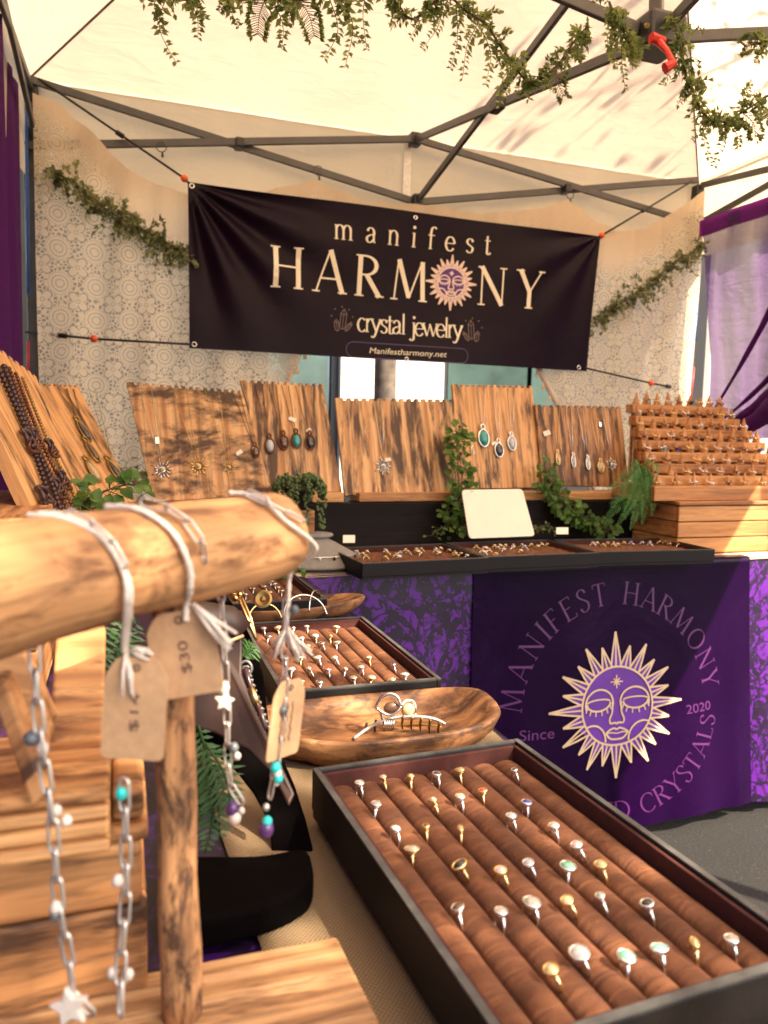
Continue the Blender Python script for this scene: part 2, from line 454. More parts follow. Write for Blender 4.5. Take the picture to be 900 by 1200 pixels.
def lace_mat():
    """crocheted lace: two rosette motifs on a diagonal lattice, the holes between the threads left open"""
    m = Mat('cream crochet lace')
    tc = m.n('ShaderNodeTexCoord')
    wob = m.n('ShaderNodeTexNoise'); wob.inputs['Scale'].default_value = 2.2; m.l(tc.outputs['Object'], wob.inputs['Vector'])
    sep = m.n('ShaderNodeSeparateXYZ'); m.l(tc.outputs['Object'], sep.inputs[0])
    k = 1/.118
    X = m.math('ADD', m.math('MULTIPLY', sep.outputs['X'], k), m.math('MULTIPLY', wob.outputs['Fac'], .25))
    Z = m.math('ADD', m.math('MULTIPLY', sep.outputs['Z'], k), m.math('MULTIPLY', wob.outputs['Fac'], -.25))
    def cell(x, z, off):
        fx = m.math('SUBTRACT', m.math('FRACT', m.math('ADD', x, off)), .5)
        fz = m.math('SUBTRACT', m.math('FRACT', m.math('ADD', z, off)), .5)
        r = m.math('SQRT', m.math('ADD', m.math('MULTIPLY', fx, fx), m.math('MULTIPLY', fz, fz)))
        a = m.math('ARCTAN2', fz, fx)
        return r, a
    r1, a1 = cell(X, Z, 0.0)
    r2, a2 = cell(X, Z, 0.5)
    def band(r, lo, hi):
        return m.math('MULTIPLY', m.math('GREATER_THAN', r, lo), m.math('LESS_THAN', r, hi))
    # motif one: concentric wheels, dark gaps
    spokes = m.math('GREATER_THAN', m.math('SINE', m.math('MULTIPLY', a1, 22)), -.35)
    g1 = m.math('MULTIPLY', band(r1, .10, .135), spokes)
    g1 = m.math('MAXIMUM', g1, m.math('MULTIPLY', band(r1, .21, .245), spokes))
    g1 = m.math('MAXIMUM', g1, m.math('MULTIPLY', band(r1, .315, .335), m.math('GREATER_THAN', m.math('SINE', m.math('MULTIPLY', a1, 30)), 0.0)))
    # motif two: four petals
    pet = m.math('MULTIPLY', m.math('ABSOLUTE', m.math('SINE', m.math('MULTIPLY', a2, 2))), .20)
    edge = m.math('ADD', pet, .13)
    dpet = m.math('ABSOLUTE', m.math('SUBTRACT', r2, edge))
    g2 = m.math('MULTIPLY', m.math('LESS_THAN', dpet, .017), m.math('LESS_THAN', r2, .36))
    g2 = m.math('MAXIMUM', g2, band(r2, .05, .065))
    # open net between motifs
    both = m.math('MULTIPLY', m.math('GREATER_THAN', r1, .36), m.math('GREATER_THAN', r2, edge))
    vor = m.n('ShaderNodeTexVoronoi', feature='DISTANCE_TO_EDGE'); vor.inputs['Scale'].default_value = 75
    m.l(tc.outputs['Object'], vor.inputs['Vector'])
    net = m.math('MULTIPLY', both, m.math('GREATER_THAN', vor.outputs['Distance'], .15))
    fine = m.n('ShaderNodeTexVoronoi', feature='F1'); fine.inputs['Scale'].default_value = 150
    m.l(tc.outputs['Object'], fine.inputs['Vector'])
    pin = m.math('MULTIPLY', m.math('LESS_THAN', fine.outputs['Distance'], .20), .7)
    hole = m.math('MAXIMUM', m.math('MAXIMUM', g1, g2), m.math('MAXIMUM', net, pin))
    # plain pinker band along the top of the hanging
    att = m.n('ShaderNodeAttribute', attribute_name='band')
    solid = att.outputs['Fac']
    hole = m.math('MULTIPLY', m.math('MULTIPLY', hole, .58), m.math('SUBTRACT', 1.0, m.math('MULTIPLY', solid, .93)))
    c = m.mix(solid, (.88, .76, .58), (.88, .72, .54))
    m.set(c, .9)
    nb = m.bump(hole, .4, .002)
    tr = m.n('ShaderNodeBsdfTranslucent'); m.l(c, tr.inputs[0])
    mx = m.n('ShaderNodeMixShader'); mx.inputs[0].default_value = .58
    m.l(m.p.outputs[0], mx.inputs[1]); m.l(tr.outputs[0], mx.inputs[2])
    tp = m.n('ShaderNodeBsdfTransparent')
    m2 = m.n('ShaderNodeMixShader'); m.l(hole, m2.inputs[0])
    m.l(mx.outputs[0], m2.inputs[1]); m.l(tp.outputs[0], m2.inputs[2]); m.l(m2.outputs[0], m.out.inputs[0])
    return m.m
M['lace'] = lace_mat()

def vinyl(name, c, rough, sheen):
    m = Mat(name)
    v = m.coords(rnd=False)
    f = m.noise(v, 3.5, 4, .5, .8)
    g = m.noise(m.coords((1, 1, 40), rnd=False), 3, 3)
    m.set(m.ramp(f, [(.3, tuple(x*.8 for x in c)), (.7, tuple(x*1.2 for x in c))]), m.ramp(f, [(.3, rough-.06), (.7, rough+.1)]))
    m.p.inputs['Specular IOR Level'].default_value = sheen
    h = m.math('ADD', m.math('MULTIPLY', f, 1.0), m.math('MULTIPLY', g, .05))
    m.bump(h, .35, .02)
    return m.m
M['banner'] = vinyl('dark aubergine vinyl', (.0085, .0024, .0095), .40, .14)
M['logo_cloth'] = vinyl('deep purple vinyl', (.009, .0010, .020), .22, .09)

def purple_cloth(nm='purple satin with black lace', tint=(.095, .007, .23)):
    m = Mat(nm)
    v = m.coords(rnd=False)
    f = m.noise(v, 13, 8, .72, 1.3)
    vo = m.n('ShaderNodeTexVoronoi', feature='DISTANCE_TO_EDGE'); vo.inputs['Scale'].default_value = 26; m.l(v, vo.inputs['Vector'])
    ff = m.math('ADD', f, m.math('MULTIPLY', vo.outputs['Distance'], .12))
    dk = m.ramp(ff, [(.36, .9), (.43, .6), (.48, 0.0)])
    for sc_k, wd_ in ((9, .030), (19, .035)):
        rn = m.noise(m.coords((1, 1, .75), rnd=False), sc_k, 5, .62, .9)
        rl = m.math('LESS_THAN', m.math('ABSOLUTE', m.math('SUBTRACT', rn, .5)), wd_)
        dk = m.math('MAXIMUM', dk, m.math('MULTIPLY', rl, .93))
    c = m.mix(dk, tint, (.004, .0012, .007))
    m.set(c, .42)
    m.bump(m.noise(v, 30, 3), .25, .004)
    return m.m
M['purple_cloth'] = purple_cloth()
M['purple_deep'] = purple_cloth('deep purple satin', (.030, .005, .075))

def velvet():
    m = Mat('brown velvet')
    v = m.coords((26, 120, 26))
    f = m.math('ADD', m.math('MULTIPLY', m.noise(v, 1.1, 2, .45, .9), .5), m.math('MULTIPLY', m.noise(m.coords((14, 26, 14)), 1.5, 2), .5))
    g = m.noise(m.coords((1, 1, 1)), 900, 2)
    c = m.ramp(f, [(.30, (.078, .024, .007)), (.50, (.118, .038, .0115)), (.70, (.20, .072, .025))])  # lighter streaks paint the wrinkle highlights into the pile colour
    m.set(c, .85)
    m.p.inputs['Sheen Weight'].default_value = .06
    m.p.inputs['Sheen Roughness'].default_value = .35
    m.p.inputs['Sheen Tint'].default_value = (.9, .50, .28, 1)
    m.bump(m.math('ADD', f, m.math('MULTIPLY', g, .12)), .9, .005)
    return m.m
M['velvet'] = velvet()
M['velvet_red'] = plain('red brown velvet lining', (.055, .010, .006), .9, var=.25, scale=120)

def burlap():
    m = Mat('burlap weave')
    v = m.coords(rnd=False)
    sep = m.n('ShaderNodeSeparateXYZ'); m.l(v, sep.inputs[0])
    wob = m.noise(v, 60, 2)
    sx = m.math('SINE', m.math('ADD', m.math('MULTIPLY', sep.outputs['X'], 1750), m.math('MULTIPLY', wob, 5)))
    sy = m.math('SINE', m.math('ADD', m.math('MULTIPLY', sep.outputs['Y'], 1750), m.math('MULTIPLY', wob, 5)))
    wv = m.math('MULTIPLY', sx, sy)
    h = m.math('ADD', m.math('MULTIPLY', wv, .5), .5)
    f = m.noise(m.coords((9, 1, 1), rnd=False), 40, 3)
    c = m.mix(h, (.05, .03, .013), (.33, .225, .12))
    c = m.mix(m.math('MULTIPLY', f, .4), c, (.16, .10, .05))
    m.set(c, .95)
    m.bump(h, .8, .001)
    return m.m
M['burlap'] = burlap()

def asphalt():
    m = Mat('asphalt')
    v = m.coords(rnd=False)
    f = m.noise(v, 110, 3, .75)
    g = m.noise(v, 1.5, 4)
    c = m.ramp(f, [(.35, (.006, .006, .006)), (.6, (.012, .011, .010)), (.75, (.085, .075, .062))])  # colours darkened to hold the tent's shade on the ground
    c = m.mix(m.math('MULTIPLY', g, .3), c, (.014, .0125, .011))
    m.set(c, .85)
    m.bump(f, .8, .004)
    return m.m
M['asphalt'] = asphalt()

def stone_mat(name, a, b, rough=.1, coat=.5, trans=0):
    m = Mat(name)
    f = m.noise(m.coords(), 220, 3)
    m.set(m.ramp(f, [(.3, a), (.7, b)]), rough)
    m.p.inputs['Coat Weight'].default_value = coat
    m.p.inputs['Coat Roughness'].default_value = .05
    return m.m
ST = {
 'white': stone_mat('milky moonstone', (.40, .38, .35), (.66, .62, .57)),
 'clear': stone_mat('clear quartz', (.26, .23, .19), (.50, .45, .38), .05),
 'pink': stone_mat('rose quartz', (.62, .36, .33), (.80, .55, .50)),
 'aqua': stone_mat('pale green stone', (.09, .32, .22), (.20, .44, .32)),
 'teal': stone_mat('teal stone', (.01, .20, .18), (.03, .36, .32)),
 'dark': stone_mat('black stone', (.012, .012, .016), (.06, .055, .06)),
 'brown': stone_mat('brown stone', (.07, .03, .015), (.16, .08, .045)),
 'red': stone_mat('red carnelian', (.48, .03, .01), (.66, .07, .02)),
 'blue': stone_mat('deep blue stone', (.01, .015, .16), (.03, .04, .34)),
 'pale': stone_mat('pale yellow stone', (.40, .29, .14), (.58, .45, .25)),
 'violet': stone_mat('violet stone', (.12, .05, .28), (.25, .13, .45)),
 'grey': stone_mat('grey blue stone', (.32, .34, .36), (.52, .54, .55)),
}
STN = {'white': 'milky white', 'clear': 'clear', 'pink': 'pink', 'aqua': 'pale green', 'teal': 'teal', 'dark': 'black', 'brown': 'brown',
       'red': 'red', 'blue': 'deep blue', 'pale': 'pale yellow', 'violet': 'violet', 'grey': 'grey blue'}

# ================================================================== STRUCTURE
GZ = -0.10
rng = random.Random(7)
o = MB().grid(lambda a, b: (-60+120*a, -40+160*b, GZ), 8, 8).build('ground', M['asphalt']); tag(o, kind='structure')

# ---- canopy tent
XL, XR, YF, YR, EZ, PK = -0.29, 2.61, 0.2, 3.1, 2.325, 3.22
tent = thing('canopy_tent', 'pop-up market canopy with cream fabric roof on grey steel scissor trusses', 'canopy tent', (1.16, 1.65, GZ))
cors = [Vector((XL, YR, EZ)), Vector((XR, YR, EZ)), Vector((XR, YF, EZ)), Vector((XL, YF, EZ))]
peak = Vector((1.16, 1.65, PK))
for i in range(4):
    a, b = cors[i], cors[(i+1) % 4]
    def roof(u, v, a=a, b=b):
        p = lerp(lerp(a, b, u), peak, v)
        n = (b-a).cross(peak-a).normalized()
        s = math.sin(PI*u)*math.sin(PI*v)
        return p - Vector((0, 0, 1))*(.035*s) + Vector((0, 0, 1))*(.006*math.sin(u*19+v*7)*s)
    MB().grid(roof, 24, 16).build('roof_panel', M['canopy'], tent, True)
    out = ((a+b)/2 - Vector((1.16, 1.65, EZ))).normalized()
    def val(u, v, a=a, b=b, out=out):
        return lerp(a, b, u) + out*(.003+.012*min(1, v*3)+.01*math.sin(u*23)*v+.004*math.sin(u*61)*v) + Vector((0, 0, .012-.36*v))
    MB().grid(val, 40, 6).build('valance', M['valance'], tent, True)
    MB().tube([lerp(a, b, k/12)+out*.012+Vector((0, 0, -.006)) for k in range(13)], .0045, 5).build('edge_seam', M['bark'], tent)
    MB().tube([lerp(a, peak, k/8)-Vector((0, 0, .006)) for k in range(9)], .004, 5).build('hip_seam', M['bark'], tent)
for c in cors:
    MB().box((c.x-.02, c.y-.02, GZ), (c.x+.02, c.y+.02, EZ-.03)).build('leg', M['metal'], tent, bevel=.004)
    MB().box((c.x-.032, c.y-.032, EZ-.085), (c.x+.032, c.y+.032, EZ-.02)).build('corner_bracket', M['black_plastic'], tent, bevel=.008)
    MB().box((c.x-.03, c.y-.03, EZ-.235), (c.x+.03, c.y+.03, EZ-.175)).build('slider', M['black_plastic'], tent, bevel=.008)
def bar(p, q, name='truss_bar', wd=.014, ht=.028, mt='metal'):
    p, q = Vector(p), Vector(q)
    m = frame(p, q-p, (0, 0, 1))
    return MB().box((0, -wd/2, -ht/2), ((q-p).length, wd/2, ht/2)).build(name, M[mt], tent, bevel=.003, mw=m)
def joint(p, s=(.022, .022, .026)):
    MB().box((p.x-s[0], p.y-s[1], p.z-s[2]), (p.x+s[0], p.y+s[1], p.z+s[2])).build('joint', M['black_plastic'], tent, bevel=.006)
Yt = 3.055
up_mid, lo_mid = ony(486, 164, Yt), ony(489, 236, Yt)
yo = Vector((0, .012, 0))
bar(ony(36, 92, Yt)+yo, lo_mid+yo); bar(ony(30, 172, Yt)-yo, up_mid-yo)
bar(up_mid-yo, ony(830, 268, Yt)-yo); bar(lo_mid+yo, ony(819, 210, Yt)+yo)
joint(up_mid); joint(lo_mid)
for u, v in ((280, 169), (663, 222)): joint(ony(u, v, Yt), (.016, .03, .018))
hub = Vector((1.2, 1.6, 2.05))
hubtop = hub + Vector((0, 0, .34))
bar(up_mid, hub+Vector((0, .05, 0))); bar(lo_mid, Vector((1.19, 1.72, 2.36)))
joint(ony(583, 123, 2.27), (.016, .03, .02))
bar(hub+Vector((-.05, 0, 0)), (XL+.03, 1.65, 2.31)); bar(hub+Vector((.05, 0, 0)), (XR-.03, 1.65, 2.36))
bar(hub+Vector((0, -.05, 0)), (1.16, YF+.03, 2.31))
bar(hub+Vector((0, 0, .03)), peak-Vector((0, 0, .05)), 'peak_pole', .03, .03)
bar((XL+.01, 1.65, 2.31), (XL+.02, YR-.03, 2.13)); bar((XL+.02, 1.65, 2.10), (XL+.01, YR-.03, 2.29))
bar((XR-.01, 1.65, 2.33), (XR-.02, YR-.03, 2.12)); bar((XR-.02, 1.65, 2.12), (XR-.01, YR-.03, 2.30))
bar((XL+.01, 1.65, 2.31), (XL+.02, YF+.03, 2.13)); bar((XR-.01, 1.65, 2.33), (XR-.02, YF+.03, 2.12))
bar((1.16, YF+.01, 2.31), (XL+.03, YF+.02, 2.13)); bar((1.16, YF+.01, 2.31), (XR-.03, YF+.02, 2.13))
hm = MB().box((hub.x-.05, hub.y-.05, hub.z-.045), (hub.x+.05, hub.y+.05, hub.z+.03))
ho = hm.build('hub', M['black_plastic'], tent, bevel=.01)
MB().tube([at(759, 30, 1.735), at(757, 30, 1.74)], .006, 8).build('bolt', M['brass'], ho)
# red pull handle under the hub
hd = MB()
h0, h1, h2 = at(771, 48, 1.63), at(782, 60, 1.61), at(788, 73, 1.60)
hd.tube([h0+Vector((-.018, 0, .004)), h0+Vector((.014, 0, 0))], [.011, .010], 8)
hd.tube([h0, h1, h2], [.009, .006, .007], 8)
hd.tube([h2+Vector((.006, 0, 0)), at(779, 80, 1.60)], [.008, .011], 8)
hd.build('pull_handle', M['red'], tent)
# pale strap between the two middle joints of the rear truss
MB().box((-.016, -.001, -.13), (.016, .001, .12)).build('valance_strap', M['white_plastic'], tent, mw=Matrix.Translation(ony(477, 200, 3.095)))

# ---- the street behind: white building, trunk
bl = thing('white_building', 'white painted building with teal windows seen below the banner', 'building', (3.2, 8.2, GZ))
BY = 8.2
wall_m = MB()
def bx(u0, v0, u1, v1, y0, y1):
    a, b = ony(u0, v1, y0), ony(u1, v0, y0)
    return (a.x, y0, a.z), (b.x, y1, b.z)
xs = [ony(u, 450, BY).x for u in (200, 330, 395, 397, 520, 522, 620, 700, 1100)]
z_t, z_b = 4.6, GZ
def wbox(x0, x1, z0, z1, y0=BY, y1=BY+.3, name='wall', m='white_wall'):
    return MB().box((x0, y0, z0), (x1, y1, z1)).build(name, M[m], bl)
xa, xb = ony(398, 450, BY).x, ony(518, 450, BY).x
wbox(-9, ony(-60, 450, BY).x, z_b, z_t)
wbox(xa, xb, z_b, z_t, BY-.05)
wbox(ony(960, 450, BY).x, 14, z_b, z_t, BY-.002)
zs = ony(500, 492, BY).z
sill = MB().box((ony(478, 450, BY).x, BY-.35, zs-.12), (ony(526, 450, BY).x, BY-.052, zs)).box((ony(482, 450, BY).x, BY-.25, zs+.002), (ony(520, 450, BY).x, BY-.052, zs+.14)).build('ledge', M['white_wall'], bl)
for (u0, u1) in ((-60, 398), (518, 960)):
    x0, x1 = ony(u0, 450, BY).x, ony(u1, 450, BY).x
    fr = MB().box((x0, BY+.05, z_b+.1), (x0+.08, BY+.15, z_t)).box((x1-.08, BY+.05, z_b+.1), (x1, BY+.15, z_t)).box((x0+.08, BY+.05, z_b+.1), (x1-.08, BY+.15, z_b+.2)).build('window', M['trim_dark'], bl)
    MB().box((x0+.09, BY+.30, z_b+.1), (x1-.09, BY+.4, z_t)).build('dark_backing', M['trim_dark'], bl)  # dark sheet added behind the panes to block the bright gaps between them
    n = 5
    for k in range(n):
        a, b = lerp(x0+.08, x1-.08, k/n), lerp(x0+.08, x1-.08, (k+1)/n)
        MB().box((a+.03, BY+.09, z_b+.2), (b-.03, BY+.1, z_t)).build('pane', M['glass_dark' if (k < 4 and u0 < 0) or (k > 1 and u0 > 0) else 'glass'], fr)
tr = thing('utility_pole', 'dark weathered pole standing in the street behind the stall', 'pole', (*ony(451, 460, 5.2).xy, GZ))
px_ = tr.location
MB().tube([(px_.x, px_.y, GZ+z) for z in (0, 1, 2, 3, 4.5)], [.085, .08, .078, .075, .07], 12).build('pole_shaft', M['bark'], tr, True)
MB().tube([(px_.x, px_.y, GZ), (px_.x, px_.y, GZ+.08)], [.13, .10], 12).build('pole_base', M['bark'], tr, True)
tl = thing('white_trailer', 'white box trailer parked beyond the right purple curtain', 'trailer', (6.0, 5.6, GZ))
MB().box((4.02, 4.6, GZ+.45), (8.0, 6.6, GZ+3.1)).build('trailer_body', M['trailer_paint'], tl, bevel=.04)
MB().box((4.01, 4.58, GZ+.35), (8.01, 6.62, GZ+.449)).build('trailer_chassis', M['trim_dark'], tl)
for x in (5.4, 6.2):
    for y in (4.62, 6.58):
        wh = MB().tube([(x, y-.09, GZ+.3), (x, y+.09, GZ+.3)], .3, 20).build('wheel', M['black_plastic'], tl)
        MB().tube([(x, y-.1, GZ+.3), (x, y+.1, GZ+.3)], .17, 16).build('rim', M['metal_lt'], wh)

# ---- street tree to the right of the stall, outside the picture: its leaves dapple the tray and the roof
def leaf(mb, p, d, upv, L, W, fold=.25):
    d = d.normalized()
    sd = d.cross(upv)
    if sd.length < 1e-4: sd = d.orthogonal()
    sd.normalize(); nn = sd.cross(d)
    mb.add([p, p+d*L*.45+sd*W*.5+nn*W*fold, p+d*L, p+d*L*.45-sd*W*.5+nn*W*fold], [(0, 1, 2), (0, 2, 3)])
def rvec(r): return Vector((r.uniform(-1, 1), r.uniform(-1, 1), r.uniform(-1, 1)))
tree = thing('street_tree', 'leafy street tree standing on the asphalt beside the open stall front', 'tree', (3.2, -3.0, GZ))
tb, lb = MB(), MB()
t0 = Vector((3.2, -3.0, GZ))
fork = t0 + Vector((-.15, .15, 2.9))
tb.tube([t0, t0+Vector((-.05, .05, 1.5)), fork], [.13, .10, .08], 10)
limbs = [(1.62, -1.26, 2.85), (2.0, -1.5, 3.25), (1.75, -1.0, 2.80), (2.3, -2.0, 3.7), (3.0, 1.75, 3.75), (3.3, .1, 3.9), (1.75, -1.45, 3.0), (4.2, -2.9, 4.6), (4.0, -3.4, 4.2), (1.36, -1.45, 3.15), (1.42, -1.52, 2.92)]
r2 = random.Random(5)
for L in limbs:
    L = Vector(L)
    pts = bez([fork, lerp(fork, L, .5)+Vector((.1, 0, .25)), L], 5)
    tb.tube(pts, [lerp(.045, .008, i/(len(pts)-1)) for i in range(len(pts))], 6)
    for k in range(44 if L.x < 1.5 else 16):
        q = L + rvec(r2)*(.27 if L.x < 1.5 else .42)
        b0 = lerp(fork, L, r2.uniform(.6, 1))
        if k % 3 == 0: tb.tube([b0, q], [.006, .003], 4)
        for j in range(9):
            leaf(lb, q+rvec(r2)*.2, rvec(r2), rvec(r2), r2.uniform(.05, .09), r2.uniform(.025, .045))
tb.build('trunk', M['bark'], tree, True)
tag(lb.build('crown', M['leaf_tree'], tree), kind='stuff')

# ================================================================== HANGINGS
# ---- left purple curtain, right sheer
ct = thing('purple_curtain', 'deep purple curtain hanging down the left side of the stall', 'curtain', (-.26, 1.8, 2.1))
def cur(u, v):
    y = lerp(.35, 2.99, u)
    return (-.318-.022*math.sin(u*46+.8*v)-.012*math.sin(u*111), y, lerp(2.20, .02, v))
MB().grid(cur, 90, 14).build('curtain_panel', M['purple_curtain'], ct, True, solid=.0015)
MB().tube([(-.318, .35, 2.205), (-.318, 2.99, 2.205)], .006, 6).build('curtain_cord', M['cord'], ct)
sh = thing('sheer_curtain', 'sheer purple voile drawn across the right side and gathered low', 'curtain', (2.55, 2.5, 2.1))
def shr(u, v):
    y = lerp(2.99-.10*min(1, v*1.6), 1.2, u)
    zt = 2.10
    zb = 1.10 + .10*u
    z = lerp(zt, zb, v)
    g = v**2
    return (2.55+.014*math.sin(u*42+4*v)+.006*math.sin(u*97-3*v)+.03*math.sin(u*13-6*v)*g, y, z)
MB().grid(shr, 70, 26).build('curtain_panel', M['sheer'], sh, True)
MB().grid(lambda u, v: (2.545+.004*math.sin(u*40), lerp(3.0, 1.2, u), lerp(2.115, 2.04, v)), 40, 2).build('curtain_hem', M['purple_curtain'], sh, True)
for i, (a, b, r) in enumerate(((onx(838, 478, 2.52), onx(930, 310, 2.50), .012), (onx(846, 492, 2.51), onx(940, 400, 2.48), .012), (onx(850, 512, 2.49), onx(940, 452, 2.45), .045), (onx(848, 500, 2.50), onx(940, 432, 2.47), .03))):
    MB().tube(sag(a, b, .02, 14), [r*(.35+1.1*k/14+.08*math.sin(k*1.3+i)) for k in range(15)], 8).build('gathered_fold', M['purple_curtain'], sh, True)

# ---- lace
lc = thing('lace_hanging', 'cream crochet lace hung across the back of the stall behind the banner', 'lace curtain', (1.16, 3.0, 2.2))
top_px = [(38, 108), (70, 122), (105, 152), (150, 200), (190, 218), (230, 229), (300, 226), (340, 218), (371, 210), (395, 222), (430, 236), (500, 240), (560, 250), (610, 247), (640, 242), (667, 234), (690, 252), (722, 272), (755, 268), (790, 248), (828, 222)]
top = [ony(u, v, 3.0) for u, v in top_px]
def zprof(x):
    for a, b in zip(top, top[1:]):
        if a.x <= x <= b.x: return lerp(a.z, b.z, (x-a.x)/(b.x-a.x))
    return top[0].z if x < top[0].x else top[-1].z
xl0, xr0 = top[0].x, top[-1].x
def hem(x):
    if x < .42: return .78
    if x < .70: return lerp(.78, 1.44, min(1, (x-.42)/.26))
    if x < 1.70: return 1.45
    if x < 2.02: return lerp(1.44, .95, (x-1.70)/.32)
    return .85
lm = MB()
NU, NV = 150, 50
bandv = []
for j in range(NV+1):
    for i in range(NU+1):
        x = lerp(xl0, xr0, i/NU)
        zt, zb = zprof(x), hem(x)
        v = j/NV
        z = lerp(zt, zb, v)
        y = 3.0 + .016*math.sin(x*21+z*2)*(.4+v) + .010*math.sin(x*47-z*5) + .02*math.sin(x*5+1)*v
        lm.v.append(Vector((x, y, z)))
        d = zt - z
        bandv.append(1.0 if d < .10+.06*math.sin(x*7) else max(0, 1-(d-.10-.06*math.sin(x*7))/.05))
for j in range(NV):
    for i in range(NU):
        a = j*(NU+1)+i
        lm.f.append((a, a+1, a+NU+2, a+NU+1))
lo = lm.build('lace_cloth', M['lace'], lc, True)
at_ = lo.data.attributes.new('band', 'FLOAT', 'POINT')
for k, b in enumerate(bandv): at_.data[k].value = b
# fringe of tassels along the two raised hems
tm = MB()
for (x0, x1, k0) in ((.44, .70, 9), (1.70, 2.0, 9)):
    for k in range(k0):
        x = lerp(x0, x1, (k+.5)/k0); z = hem(x)
        tm.tube([(x, 2.99, z), (x+.002, 2.988, z-.028)], .0016, 4)
        tm.tube([(x+.002, 2.988, z-.024), (x+.003, 2.987, z-.05)], [.006, .009], 6)
tag(tm.build('tassels', M['lace'], lc), kind='stuff')
MB().tube([Vector((x, 2.992, hem(x)+.008)) for x in [lerp(.40, .72, k/16) for k in range(17)]], .012, 6).build('rolled_hem', M['yarn'], lc, True)
MB().tube([Vector((x, 2.992, hem(x)+.008)) for x in [lerp(1.68, 2.04, k/16) for k in range(17)]], .014, 6).build('rolled_hem', M['yarn'], lc, True)

